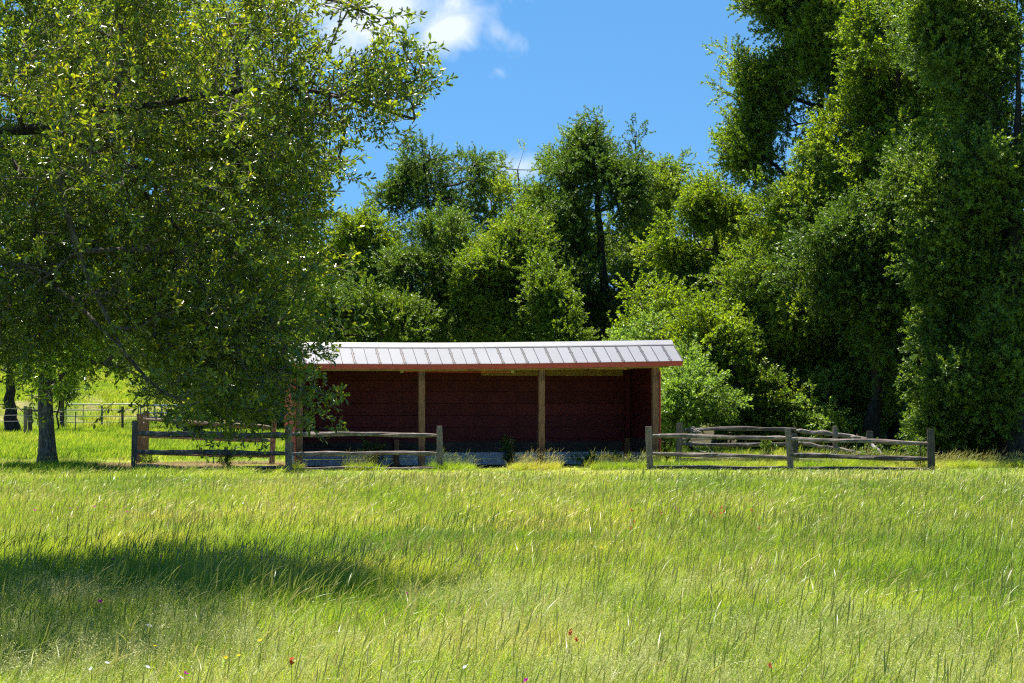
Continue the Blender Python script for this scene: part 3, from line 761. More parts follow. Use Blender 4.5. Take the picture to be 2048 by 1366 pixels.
T("bush", "undergrowth bush behind the collapsed rails", "bush", (1790, 68),
  [(1780, 810, 60, 46), (1830, 830, 50, 40), (1800, 860, 80, 24)], 68, "bright", n_att=130, per=26, r0=0.05, top=(1800, 780), spread=0.38)  # bright leaves chosen to lighten this bush in the canopy's shade
T("bush", "big dark bush reaching the ground at the end of the rail fence", "bush", (1940, 59),
  [(1930, 800, 70, 50), (2010, 820, 60, 60), (1920, 870, 60, 46), (1990, 890, 80, 40), (2060, 860, 50, 60)], 59, "dark", warp=2.0, n_att=230, per=32, r0=0.06, top=(1940, 790), spread=0.4)  # deep shade put into the leaf colour by using the dark kind
for u_, v_, y_, lab in ((1625, 640, 76, "straight stem in the shade behind the rear rail fence"), (1668, 600, 80, "dark slim stem left of the collapsed rails"),
                        (1700, 600, 84, "blackish stem deep in the right hand wood"), (1760, 620, 78, "leaning stem behind the collapsed rails")):
    T("slender_tree", lab, "tree", (u_, y_), [(u_, v_, 50, 60), (u_ + 20, v_ - 80, 60, 60)], y_, "dark", n_att=60, per=24, r0=0.14, top=(u_, v_ - 60), bark="bark")
T("leafy_tree", "sunlit green tree filling the space between the spreading oak and the vine draped tree", "tree", (1670, 74),
  [(1680, 330, 60, 70), (1650, 440, 60, 60), (1720, 440, 60, 70), (1690, 540, 70, 60)], 74, "bright", n_att=260, per=30, r0=0.2, top=(1680, 290))
T("leafy_tree", "green tree wedged between the vine draped tree and the dark right edge", "tree", (1905, 68),
  [(1900, 150, 50, 90), (1920, 300, 50, 90), (1890, 430, 60, 80), (1930, 560, 60, 60)], 68, "a", n_att=260, per=30, r0=0.2, top=(1905, 100))
T("leafy_tree", "low leafy tree with hanging boughs over the end of the fence", "tree", (1700, 70),
  [(1680, 690, 70, 50), (1750, 730, 70, 46), (1660, 760, 50, 40), (1830, 740, 60, 50)], 70, "a", n_att=220, per=30, r0=0.14, top=(1700, 640))
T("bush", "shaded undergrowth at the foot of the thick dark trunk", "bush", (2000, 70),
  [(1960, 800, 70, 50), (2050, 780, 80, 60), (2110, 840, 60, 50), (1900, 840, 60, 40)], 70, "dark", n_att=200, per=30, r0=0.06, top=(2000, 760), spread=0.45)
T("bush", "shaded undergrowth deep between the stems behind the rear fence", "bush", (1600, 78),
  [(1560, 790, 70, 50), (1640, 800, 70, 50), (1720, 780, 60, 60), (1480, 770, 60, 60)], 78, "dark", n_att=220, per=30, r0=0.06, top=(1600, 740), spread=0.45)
T("dark_tree", "tall dark tree standing behind the vine draped tree, seen through its gaps", "tree", (1770, 82),
  [(1700, 40, 70, 90), (1720, 200, 80, 90), (1800, 120, 90, 120), (1680, 330, 90, 80), (1900, 80, 80, 110), (1850, 280, 100, 90), (1640, 110, 50, 60)], 82, "dark", n_att=330, per=30, r0=0.3, top=(1780, 40), spread=0.55)
# --- the far row that closes the wood
ORD = "first second third fourth fifth sixth seventh eighth ninth tenth eleventh twelfth thirteenth fourteenth fifteenth sixteenth seventeenth eighteenth".split()
far_row = [(560, 520, "dark"), (640, 470, "a"), (700, 520, "dark"), (780, 560, "a"), (870, 530, "dark"), (950, 540, "a"), (1050, 500, "a"), (1140, 470, "dark"), (1240, 430, "a"),
           (1340, 470, "dark"), (1430, 480, "a"), (1520, 430, "dark"), (1620, 380, "dark"), (1720, 320, "dark"), (1820, 330, "dark"), (1920, 330, "dark"), (2030, 330, "dark"), (2120, 400, "a")]
for i, (u_, v_, kd) in enumerate(far_row):
    Yf = 108 + (i * 37 % 13)
    T("woodland_tree", "woodland tree far back behind the nearer trees, %s of its row from the left" % ORD[i], "tree", (u_, Yf),
      [(u_, v_ + 60, 60, 60), (u_ + 15, v_ + 130, 75, 70), (u_ - 15, v_ + 210, 80, 70), (u_, v_ + 280, 80, 40)], Yf, kd, n_att=120, per=30, r0=0.22, spread=0.75, scl=(1.3, 1.9),
      group="woodland trees far back", keep_above=0.1)
# --- left background
T("bushy_tree", "big dark bushy tree with branches sweeping the ground beyond the left fence", "tree", (385, 86),
  [(450, 700, 160, 80), (400, 770, 80, 50), (500, 770, 90, 50), (560, 740, 70, 70), (480, 815, 100, 22), (380, 640, 120, 70), (540, 620, 90, 90)], 88, "dark",
  n_att=330, per=32, r0=0.4, top=(430, 620), spread=0.5)
T("dark_tree", "tree with thick shaded trunk standing left of the grey barked tree", "tree", (24, 100),
  [(20, 640, 120, 70), (90, 700, 90, 36), (-60, 690, 90, 50)], 100, "dark", n_att=150, per=30, r0=0.36, top=(24, 620), spread=0.6)
T("bush", "small dark bush far behind the grey barked trunk", "bush", (118, 104), [(118, 772, 20, 18)], 104, "dark", n_att=26, per=22, r0=0.05, top=(118, 765), spread=0.35)
for i, (u_, h_) in enumerate([(-80, 640), (30, 600), (140, 620), (240, 590), (340, 610), (440, 570), (540, 560)]):
    Yf = 168 + (i * 29 % 17)
    T("woodland_tree", "woodland tree on the rise beyond the far meadow, %s from the left" % ORD[i], "tree", (u_, Yf), [(u_, h_ + 30, 55, 40), (u_ + 8, h_ + 75, 62, 40), (u_ - 8, h_ + 110, 60, 34)], Yf, "a",
      n_att=100, per=22, r0=0.3, spread=1.1, scl=(1.8, 2.6), group="woodland trees on the rise", keep_above=0.1)

# --- the grey barked tree behind the near one
T("oak_tree", "grey barked tree with stout trunk standing left of the rail fence", "tree", (94, 52.5),
  [(120, 620, 170, 90), (300, 540, 170, 120), (80, 420, 200, 150), (300, 330, 200, 140), (420, 640, 130, 90), (140, 200, 220, 150), (450, 480, 100, 120), (340, 730, 90, 50), (420, 780, 90, 40), (190, 715, 110, 26), (60, 722, 90, 28)], 53, "mid",
  n_att=900, per=26, r0=0.235, top=(80, 330), spread=0.5, bark="bark", shell=0.3, r_tip=0.009, wobble=0.15)

# --- the near tree: boughs come in from beyond the left edge of the picture
def near_tree():
    rng = np.random.default_rng(5)
    bx = -9.6; by = 21.3; DY = -2.2
    base = np.array([bx, by, -0.1])
    root = empty("oak_tree", base, 0, label="near oak whose leafy boughs hang in from the left and reach over the shed roof", cat="tree")
    b3 = base[None]
    trunk = np.array([base + np.array([0.10 * math.sin(t * 3), 0.08 * math.sin(t * 2), t * 9.5]) for t in np.linspace(0, 1, 13)])
    trunk_obj([tuple(p - base) for p in trunk], 0.34, 0.12, M["bark"], root, 3)
    def bough(pxs):
        out = []
        for i in range(len(pxs) - 1):
            a = np.array(P(pxs[i][0], pxs[i][1], pxs[i][2] + DY)); b = np.array(P(pxs[i + 1][0], pxs[i + 1][1], pxs[i + 1][2] + DY)); m_ = max(2, int(np.linalg.norm(b - a) / 0.28))
            for s in range(m_): out.append(a + (b - a) * s / m_)
        out.append(np.array(P(pxs[-1][0], pxs[-1][1], pxs[-1][2] + DY)))
        out = np.array(out)
        out[1:-1] += rng.normal(0, 0.012, out[1:-1].shape)
        return out
    bs = [(bough([(-640, 300, 23.5), (-200, 272, 22.5), (0, 262, 22), (100, 252, 21.8), (180, 228, 21.6), (282, 214, 21.5), (400, 190, 21.6), (560, 178, 21.8), (660, 186, 22), (760, 210, 22.2), (830, 238, 22.4)]), 0.085, 0.012),
          (bough([(-640, 180, 23.8), (-200, 80, 24.5), (60, 40, 24.5), (150, 60, 24), (240, 90, 23.6), (330, 130, 23.4), (430, 170, 23.2)]), 0.06, 0.010),
          (bough([(-640, 40, 23.5), (-200, -60, 22.5), (100, -60, 22), (350, -30, 21.8), (560, -20, 21.6), (690, 5, 21.5), (760, 40, 21.5)]), 0.06, 0.009),
          (bough([(-600, 420, 23.5), (-200, 400, 24.3), (0, 395, 24.6), (120, 385, 24.4), (200, 350, 24.2), (330, 360, 24), (450, 390, 23.8), (600, 380, 23.6), (690, 382, 23.6)]), 0.06, 0.008),
          (bough([(-600, 520, 23.5), (-100, 500, 22), (60, 540, 21.8), (140, 600, 21.6), (240, 690, 21.4), (290, 750, 21.3), (330, 790, 21.3), (400, 805, 21.3)]), 0.05, 0.007),
          (bough([(180, 228, 21.6), (215, 280, 21.8), (260, 350, 22), (330, 430, 22.2), (430, 540, 22.4), (520, 640, 22.5), (600, 700, 22.6)]), 0.035, 0.007),
          (bough([(-600, 460, 23.5), (-100, 440, 25), (150, 470, 25.3), (320, 560, 25), (430, 660, 24.6), (520, 740, 24.4), (580, 770, 24.3)]), 0.05, 0.007)]
    for k, (b, ra, rb) in enumerate(bs):
        mb = MB(); n_ = len(b)
        mb.tube([tuple(p - base) for p in b], list(np.linspace(ra, rb, n_) * (1 + 0.12 * np.sin(np.arange(n_) * 1.7 + k))), 8, 0.25, 1, k)
        mb.build("bough", M["bark_dark"] if k in (0, 1) else M["bark"], root, smooth_shade=True)
    allb = np.concatenate([trunk] + [b for b, _, _ in bs])
    def fill(lobes, n, sh=0.15):
        return lobe_points(px_lobes([(l[0], l[1], l[2], l[3], l[4] + DY, l[5]) for l in lobes], 22.5), n, rng, sh)
    dense = fill([(120, 60, 260, 130, 23.5, 4.2), (360, 80, 180, 110, 23, 3.6), (250, 260, 330, 120, 23, 4.0), (520, 260, 110, 100, 22.5, 1.8), (300, 400, 330, 130, 23, 3.4), (560, 400, 88, 95, 23.2, 1.6),
                  (200, 560, 270, 110, 23, 2.2), (480, 540, 150, 100, 23.2, 1.8), (560, 640, 110, 70, 23, 1.2), (380, 660, 190, 80, 22.5, 1.6), (470, 760, 140, 62, 23, 1.4), (590, 740, 55, 70, 22.8, 0.9), (60, 640, 150, 90, 22.5, 1.5), (350, 780, 60, 30, 21.6, 0.7), (-60, 500, 160, 260, 23, 2.4)], 1500, 0.1)
    sparse = fill([(740, 130, 50, 34, 22, 0.5), (770, 180, 70, 40, 22.2, 0.7), (690, 170, 60, 36, 22, 0.7), (760, 215, 80, 26, 22.2, 0.5), (800, 180, 56, 36, 22.3, 0.4), (640, 240, 50, 34, 22.4, 0.6), (600, 160, 50, 44, 22, 0.8), (620, 225, 60, 40, 22, 0.9), (810, 120, 40, 38, 22.2, 0.4), (800, 235, 36, 20, 22.3, 0.4), (710, 18, 66, 24, 21.6, 0.6), (720, 250, 40, 18, 22.2, 0.5),
                   (660, 330, 30, 26, 23.4, 0.5), (670, 385, 26, 20, 23.6, 0.4), (540, 40, 60, 50, 21.8, 1.0), (670, 640, 36, 12, 22.8, 0.4), (625, 790, 20, 30, 22.8, 0.4), (520, 818, 60, 14, 23, 0.6)], 230, 0.05)
    crown_top = lobe_points([(np.array([-4.6, 16.6, 7.2]), np.array([2.3, 2.4, 1.0])), (np.array([-6.6, 19.5, 8.0]), np.array([2.8, 3.4, 1.3]))], 850, rng, 0.1)
    crown_top = crown_top[(crown_top[:, 2] > EYE + 0.215 * crown_top[:, 1])]
    crown_top = crown_top[np.array([mnoise.noise(Vector(tuple(q_ * 0.62))) > -0.06 for q_ in crown_top])]
    crown_top = crown_top[crown_top[:, 0] < -2.9]
    near_px = lambda a: (1024 + a[:, 0] / a[:, 1] * F, HOR - (a[:, 2] - EYE) / a[:, 1] * F)
    u, v = near_px(dense)
    open_ = ((np.abs(u - 230) < 80) & (v > 735)) | ((u < 190) & (v > 765)) | ((u > 618) & (v > 240) & (v < 600)) | ((u > 470 + 0.62 * v) & (v < 240)) | ((u > 585) & (v > 600)) | ((v > 790) & (u > 520)) | (v > 815) | (u > 500 + 0.75 * v)
    dense = dense[~open_]
    att = np.concatenate([dense, sparse, crown_top])
    pos, par, tips = grow(allb, att, rng, bend=0.10, w=0.3, step=0.35, skip=0.04)
    par2 = par.copy()
    me, r = wood_mesh("branches", pos - b3, par2, len(allb), 0.0048, 0.032, M["twig"], 4, 0.5)
    o = link("branches", me, root); o["kind"] = "stuff"
    # order of tips follows the argsort inside grow(); recover which are the sparse outer shoots from position
    tp = pos[tips]; dirs = tp - pos[par[tips]]; dirs /= np.linalg.norm(dirs, axis=1, keepdims=True) + 1e-9
    ut, vt = near_px(tp)
    outer = ((ut > 610) & (vt < 280)) | (ut > 655) | ((vt > 805) & (ut > 520))
    cnt = np.where(outer, 2, 7)
    rep = np.repeat(np.arange(len(tp)), cnt)
    o_ = rng.normal(0, 1, (len(rep), 3)) * np.where(outer[rep], 0.07, 0.17)[:, None]
    pts = [tp[rep] + o_]; D = [dirs[rep] + rng.normal(0, 0.45, (len(rep), 3)) + np.array([0.1, 0, 0.15])]
    # sprigs along the fine branches too
    seg = np.arange(len(allb), len(pos)); seg = seg[rng.random(len(seg)) < 0.5]
    dd = pos[seg] - pos[par[seg]]; dd /= np.linalg.norm(dd, axis=1, keepdims=True) + 1e-9
    pts.append(pos[seg] + rng.normal(0, 0.02, (len(seg), 3))); D.append(dd + rng.normal(0, 0.5, (len(seg), 3)) + np.array([0.1, 0, 0.1]))
    pts = np.concatenate(pts); D = np.concatenate(D)
    rot = euler_from_dirs(D, rng.random(len(pts)) * 6.28)
    s = rng.uniform(0.65, 1.2, len(pts))
    cl = np.array([mnoise.noise(Vector(p * 0.9)) for p in pts]) * 0.5 + 0.45
    tint = np.clip(cl + rng.normal(0, 0.15, len(pts)), 0, 1)
    f = scatter("foliage", pts - b3, rot, np.stack([s, s, s], 1), rng.integers(0, 5, len(pts)), tint, sprigs("near"), root)
    f["kind"] = "stuff"
near_tree()

# ------------------------------------------------------------------ the shed
def build_shed():
    root = empty("run_in_shed", SHED_O, SHED_YAW, label="open fronted dark red wooden shed with white metal roof and red fascia", cat="shed")
    def rise(x):      # the roof lifts slightly to the right and sags in the middle
        return 0.115 * max(0.0, (float(x) - 3.5) / 7.1) ** 1.35
    zf = 2.69; fh = 0.15
    x0r, x1r = -0.45, SW + 0.62
    yf = -0.16; L = 1.12; h = 0.53; yb = SD + 0.35; zb_drop = 0.75
    # posts at the front
    for k, x in enumerate((0.09, 3.38, 6.68, SW - 0.10)):
        mb = MB(); mb.box(-0.085, 0.085, -0.085, 0.085, -0.1, zf + float(rise(x)) + 0.02, 0.012, 0.002)
        o = mb.build("front_post", M["shed_post"], root, (x, 0.02, 0))
        o.rotation_euler = (0, random.uniform(-0.004, 0.004), 0)
    for x in (0.12, 3.1, 6.4, SW - 0.16):
        mb = MB(); mb.box(x - 0.07, x + 0.07, SD - 0.24, SD - 0.10, -0.1, 0.74); mb.build("rear_post", M["shed_post"], root)
    mb = MB(); mb.box(SW - 0.22, SW - 0.08, SD - 0.24, SD - 0.10, 0.74, 2.6); mb.build("corner_post", M["redwall"], root)
    # wall planks: back, right, left
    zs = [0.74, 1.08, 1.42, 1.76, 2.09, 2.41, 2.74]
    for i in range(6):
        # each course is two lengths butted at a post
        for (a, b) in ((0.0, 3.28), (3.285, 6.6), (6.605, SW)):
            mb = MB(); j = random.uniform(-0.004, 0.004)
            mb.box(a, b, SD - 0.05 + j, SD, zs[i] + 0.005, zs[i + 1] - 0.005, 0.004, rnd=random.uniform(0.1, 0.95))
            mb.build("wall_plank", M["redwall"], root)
    for xs_ in ((SW - 0.045, SW), (0.0, 0.045)):
        for i in range(6):
            mb = MB(); mb.box(xs_[0], xs_[1], 0.115, SD - 0.056, zs[i] + 0.005, zs[i + 1] - 0.005, 0.004, rnd=random.uniform(0.1, 0.95)); mb.build("side_wall_plank", M["redwall"], root)
    mb = MB(); mb.box(0.0, SW, SD + 0.003, SD + 0.018, 0.33, 2.70); mb.build("wall_sheathing", M["redwall"], root)  # added sheet, keeps daylight from showing through the plank gaps
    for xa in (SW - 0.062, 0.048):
        mb = MB(); mb.box(xa, xa + 0.012, 0.12, SD - 0.06, 0.45, 0.755); mb.build("lower_side_board", M["skirt"], root)  # added to close the open gap below the side planks against light
    # red corner trim on the outside of both side walls
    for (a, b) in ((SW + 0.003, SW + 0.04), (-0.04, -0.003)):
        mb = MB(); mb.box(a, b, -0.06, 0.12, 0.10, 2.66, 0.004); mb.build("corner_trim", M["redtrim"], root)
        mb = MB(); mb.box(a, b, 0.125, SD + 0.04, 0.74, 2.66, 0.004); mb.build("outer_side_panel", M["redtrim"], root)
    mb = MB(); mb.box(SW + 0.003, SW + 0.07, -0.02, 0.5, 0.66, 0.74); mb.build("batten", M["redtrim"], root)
    # dark skirting boards
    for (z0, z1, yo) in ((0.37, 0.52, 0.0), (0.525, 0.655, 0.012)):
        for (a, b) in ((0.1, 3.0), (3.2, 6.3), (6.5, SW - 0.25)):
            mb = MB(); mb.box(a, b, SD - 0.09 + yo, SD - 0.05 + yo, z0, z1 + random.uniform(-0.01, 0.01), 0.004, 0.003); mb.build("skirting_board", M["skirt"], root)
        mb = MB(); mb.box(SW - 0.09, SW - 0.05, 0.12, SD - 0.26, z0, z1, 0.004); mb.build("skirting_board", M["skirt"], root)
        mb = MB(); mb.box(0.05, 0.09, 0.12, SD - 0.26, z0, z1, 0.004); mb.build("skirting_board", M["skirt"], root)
    # whitewashed block footing
    bm_ = MB(); bm_.box(-0.196, 0.196, -0.07, 0.07, -0.092, 0.092, 0.012, 0.003); bme = bm_.mesh("block", M["block"])
    for row in range(2):
        x = 0.2 + (0.2 if row else 0)
        while x < SW - 0.1:
            link("block", bme, root, (x, SD + 0.02 + random.uniform(-0.008, 0.008), 0.085 + row * 0.19)); x += 0.4
        for side in (SW - 0.03, 0.03):
            y = 0.3 + (0.2 if row else 0)
            while y < SD - 0.25:
                o = link("block", bme, root, (side, y, 0.085 + row * 0.19)); o.rotation_euler = (0, 0, math.pi / 2); y += 0.4
    # header beam, fascia, board high on the back wall
    def ribbon(name, mat, x0, x1, ya, yb_, za, zb, n=16, dz=rise):
        mb = MB(); vs = []; fs = []
        for i in range(n + 1):
            x = x0 + (x1 - x0) * i / n; r = float(dz(x))
            vs += [(x, ya, za + r), (x, yb_, za + r), (x, yb_, zb + r), (x, ya, zb + r)]
        for i in range(n):
            b = 4 * i
            for k in range(4): fs.append((b + k, b + (k + 1) % 4, b + 4 + (k + 1) % 4, b + 4 + k))
        fs += [(3, 2, 1, 0), (4 * n, 4 * n + 1, 4 * n + 2, 4 * n + 3)]
        mb.face_verts(vs, fs); return mb.build(name, mat, root)
    ribbon("fascia_board", M["redtrim"], x0r + 0.02, 5.2, yf - 0.035, yf, zf + 0.005, zf + fh)
    ribbon("fascia_board", M["redtrim"], 5.203, x1r - 0.02, yf - 0.035, yf, zf, zf + fh - 0.004)
    ribbon("header_beam", M["beam"], 0.0, 5.0, -0.066, 0.09, zf - 0.045, zf + 0.11)
    ribbon("header_beam", M["beam"], 5.003, SW + 0.02, -0.066, 0.09, zf - 0.045, zf + 0.11)
    mb = MB(); mb.box(5.55, SW - 0.26, SD - 0.10, SD - 0.053, 2.555, 2.74, 0.004); mb.build("ledger_board", M["beam"], root)
    # rafters
    zt = zf + fh
    def zroof(x, y):
        r = float(rise(x))
        return zt + r + (h * (y - yf) / L if y < yf + L else h - zb_drop * (y - yf - L) / (yb - yf - L))
    for x in np.linspace(0.1, SW - 0.1, 9):
        mb = MB()
        for (ya, yb_) in ((yf + 0.01, yf + L), (yf + L, SD)):
            za, zb = zroof(x, ya) - 0.02, zroof(x, yb_) - 0.02
            vs = [(x - 0.02, ya, za - 0.12), (x + 0.02, ya, za - 0.12), (x + 0.02, ya, za), (x - 0.02, ya, za), (x - 0.02, yb_, zb - 0.12), (x + 0.02, yb_, zb - 0.12), (x + 0.02, yb_, zb), (x - 0.02, yb_, zb)]
            mb.face_verts(vs, [(0, 1, 2, 3), (7, 6, 5, 4), (0, 4, 5, 1), (1, 5, 6, 2), (2, 6, 7, 3), (3, 7, 4, 0)])
        mb.build("rafter", M["beam"], root)
    for (ya, yb_) in ((yf + 0.01, yf + L), (yf + L + 0.001, yb - 0.02)):
        mb = MB(); vs = []; fs = []; nn_ = 16
        for i in range(nn_ + 1):
            x = x0r + 0.02 + (x1r - x0r - 0.04) * i / nn_
            for (y, dz_) in ((ya, -0.018), (yb_, -0.018), (yb_, -0.004), (ya, -0.004)): vs.append((x, y, zroof(x, y) + dz_))
        for i in range(nn_):
            b = 4 * i
            for k in range(4): fs.append((b + k, b + (k + 1) % 4, b + 4 + (k + 1) % 4, b + 4 + k))
        mb.face_verts(vs, fs); mb.build("roof_deck", M["beam"], root)  # added under the panels so no sun leaks through their gaps
    for x in (2.86, 5.9):
        mb = MB(); mb.box(x - 0.04, x + 0.04, 0.1, 0.2, zf - 0.09, zf - 0.015, 0.006); mb.build("wood_spacer", M["cream"], root)
    # narrow pale slat under the beam, middle bay
    mb = MB(); mb.box(2.95, 5.85, 0.12, 0.15, zf - 0.075, zf - 0.055); mb.build("slat", M["redtrim"], root)
    # roof panels: one sheet between every pair of seams, seams alternate narrow and wide
    pitch = 0.3385; n = int(round((x1r - x0r) / pitch)); pitch = (x1r - x0r) / n
    for i in range(n):
        a = x0r + i * pitch; b = a + pitch
        for (ya, yb_, nm) in ((yf - 0.05, yf + L, "roof_panel"), (yf + L, yb, "rear_roof_panel")):
            j = random.uniform(-0.002, 0.002)
            g = 0.004
            vs = []
            for (x, y) in ((a + g, ya), (b - g, ya), (b - g, yb_), (a + g, yb_)):
                vs.append((x, y, zroof(x, y) + 0.012 + j))
            vs += [(p[0], p[1], p[2] - 0.006) for p in vs]
            mb = MB(); mb.face_verts(vs, [(0, 1, 2, 3), (7, 6, 5, 4), (0, 4, 5, 1), (1, 5, 6, 2), (2, 6, 7, 3), (3, 7, 4, 0)], random.uniform(0.3, 0.7)); mb.build(nm, M["roof"], root)
    for i in range(n + 1):
        x = x0r + i * pitch
        wide = i % 2 == 0
        mb = MB()
        offs = (-0.022, 0.022) if wide and 0 < i < n else (0,)
        for o_ in offs:
            for (ya, yb_) in ((yf - 0.052, yf + L - 0.02), (yf + L + 0.02, yb)):
                w = 0.009
                za, zb = zroof(x, ya) + 0.004, zroof(x, yb_) + 0.004
                xx = x + o_
                vs = [(xx - w, ya, za), (xx + w, ya, za), (xx + w * 0.5, ya, za + 0.034), (xx - w * 0.5, ya, za + 0.034), (xx - w, yb_, zb), (xx + w, yb_, zb), (xx + w * 0.5, yb_, zb + 0.034), (xx - w * 0.5, yb_, zb + 0.034)]
                mb.face_verts(vs, [(0, 1, 2, 3), (7, 6, 5, 4), (0, 4, 5, 1), (1, 5, 6, 2), (2, 6, 7, 3), (3, 7, 4, 0)])
        mb.build("roof_seam", M["seam"], root)
    sc_ = MB()
    sc_.tube([(0, 0, 0), (0, 0, 0.012)], [0.011, 0.008], 6); sme = sc_.mesh("screw", M["seam"])
    for i in range(n):
        x = x0r + (i + (0.86 if i % 2 else 0.14)) * pitch
        for y in (yf + 0.03, yf + 0.55):
            link("screw", sme, root, (x, y, zroof(x, y) + 0.012))
    # ridge cap: folded sheet with a raised hem
    mb = MB(); vs = []; fs = []; nn = 18
    prof = [(-0.20, 0.02), (-0.20, 0.032), (-0.185, 0.034), (0.0, 0.065), (0.2, 0.03), (0.2, 0.015)]
    for i in range(nn + 1):
        x = x0r - 0.02 + (x1r - x0r + 0.04) * i / nn
        for (dy, dz) in prof:
            zz = zroof(x, yf + L + dy) if abs(dy) > 0.01 else zroof(x, yf + L)
            vs.append((x, yf + L + dy, zz + dz))
    for i in range(nn):
        b = i * 6
        for k in range(5): fs.append((b + k, b + 6 + k, b + 6 + k + 1, b + k + 1))
    mb.face_verts(vs, fs); mb.build("ridge_cap", M["cap"], root)
    mb = MB(); vs = []; fs = []
    for i in range(nn + 1):
        x = x0r + (x1r - x0r) * i / nn
        for (dy, dz) in ((-0.235, 0.012), (-0.235, 0.03), (-0.205, 0.04), (-0.205, 0.012)):
            vs.append((x, yf + L + dy, zroof(x, yf + L + dy) + dz))
    for i in range(nn):
        b = i * 4
        for k in range(3): fs.append((b + k, b + 4 + k, b + 4 + k + 1, b + k + 1))
    mb.face_verts(vs, fs); mb.build("foam_strip", M["seam"], root)  # dark strip along the front edge of the ridge cap
    # rake trim at both ends
    for x in (x0r - 0.015, x1r - 0.02):
        mb = MB()
        for (ya, yb_) in ((yf - 0.03, yf + L), (yf + L, yb)):
            za, zb = zroof(x, ya) + 0.006, zroof(x, yb_) + 0.006
            vs = [(x, ya, za - 0.14), (x + 0.03, ya, za - 0.14), (x + 0.03, ya, za), (x, ya, za), (x, yb_, zb - 0.14), (x + 0.03, yb_, zb - 0.14), (x + 0.03, yb_, zb), (x, yb_, zb)]
            mb.face_verts(vs, [(0, 1, 2, 3), (7, 6, 5, 4), (0, 4, 5, 1), (1, 5, 6, 2), (2, 6, 7, 3), (3, 7, 4, 0)])
        mb.build("rake_board", M["redtrim"], root)
    # gable infill above the side walls
    for xg in (SW - 0.03, 0.01):
        mb = MB(); x = xg
        yy = [0.1, yf + L, SD]
        vs = []
        for y in yy: vs += [(x, y, 2.735), (x, y, zroof(x, y) - 0.03), (x + 0.02, y, 2.735), (x + 0.02, y, zroof(x, y) - 0.03)]
        vs[9] = (x, SD, max(2.74, vs[9][2])); vs[11] = (x + 0.02, SD, max(2.74, vs[11][2]))
        mb.face_verts(vs, [(0, 1, 5, 4), (4, 5, 9, 8), (2, 6, 7, 3), (6, 10, 11, 7)]); mb.build("gable_board", M["redwall"], root)
    return root
build_shed()

# ------------------------------------------------------------------ rail fences
def rail_part(parent, p0, p1, mat, r=0.055, seed=0, sag=0.0, flat=0.75, origin=None, name="rail", n=13, blunt=0.55):
    p0, p1 = Vector(p0), Vector(p1)
    L = (p1 - p0).length
    # built along local X so the grain runs lengthwise
    mb = MB(); pts = []; rad = []
    for i in range(n):
        t = i / (n - 1)
        pts.append((L * t, 0.012 * math.sin(t * 7 + seed), -sag * 4 * t * (1 - t) + 0.010 * math.sin(t * 9 + seed * 2)))
        e = min(t, 1 - t) * L
        rad.append(r * (blunt + (1 - blunt) * min(1, e / 0.22)) * (1 + 0.13 * math.sin(t * 11 + seed * 3)))
    mb.tube(pts, rad, 9, 0.30, flat, seed)
    o = mb.build(name, mat, parent)
    d = p1 - p0
    o.rotation_euler = d.to_track_quat("X", "Z").to_euler()
    o.location = p0 - (origin or Vector((0, 0, 0)))
    return o
def post_part(parent, u, vtop, Y, mat, w=0.17, dpt=0.12, lean=(0, 0), origin=None, utop=None, seed=0, name="post"):
    base = P(u, 0, Y); gz = float(ground_z(base.x, Y)); top = P(utop if utop is not None else u, vtop, Y)
    h = top.z - gz
    mb = MB(); n = 9; vs = []; fs = []
    for i in range(n):
        t = i / (n - 1); z = -0.15 + (h + 0.15) * t; cx = (top.x - base.x) * max(0, t)
        wv = w * 0.5 * (1 + 0.05 * mnoise.noise(Vector((seed * 3.1, i * 0.7, 0)))) * (0.93 if i == n - 1 else 1); dv = dpt * 0.5 * (0.93 if i == n - 1 else 1)
        c = 0.02
        ring = [(-wv + c, -dv), (wv - c, -dv), (wv, -dv + c), (wv, dv - c), (wv - c, dv), (-wv + c, dv), (-wv, dv - c), (-wv, -dv + c)]
        for k, (x, y) in enumerate(ring):
            vs.append((cx + x + 0.010 * mnoise.noise(Vector((k * 1.3 + seed, i * 0.8, 2.0))), y + 0.008 * mnoise.noise(Vector((k + seed, i * 0.8, 9.0))),
                       z + (0.018 * mnoise.noise(Vector((k * 2.0 + seed, 0, 5.0))) if i == n - 1 else 0)))
    for i in range(n - 1):
        for k in range(8): fs.append((i * 8 + k, i * 8 + (k + 1) % 8, i * 8 + 8 + (k + 1) % 8, i * 8 + 8 + k))
    fs.append(tuple((n - 1) * 8 + k for k in range(8)))
    mb.face_verts(vs, fs)
    o = mb.build(name, mat, parent)
    o.location = Vector((base.x, Y, gz)) - (origin or Vector((0, 0, 0)))
    return o

def fence(label, posts, rails, name="rail_fence"):
    u, vt, Y = posts[0][:3]
    b = P(u, 0, Y); org = Vector((b.x, Y, float(ground_z(b.x, Y))))
    root = empty(name, org, 0, label=label, cat="fence", group="split rail fences round the shed")
    for i, p in enumerate(posts):
        kw = p[3] if len(p) > 3 else {}
        m = M[kw.get("mat", "fpost")]
        kw2 = {k: v for k, v in kw.items() if k != "mat"}
        post_part(root, p[0], p[1], p[2], m, origin=org, seed=i + int(u), **kw2)
    for i, rl in enumerate(rails):
        (u0, v0, Y0), (u1, v1, Y1) = rl[0], rl[1]
        kw = dict(rl[2]) if len(rl) > 2 else {}
        m = M[kw.pop("mat", "fence")]
        rail_part(root, P(u0, v0, Y0), P(u1, v1, Y1), m, origin=org, seed=i * 1.7 + u, **kw)
    return root

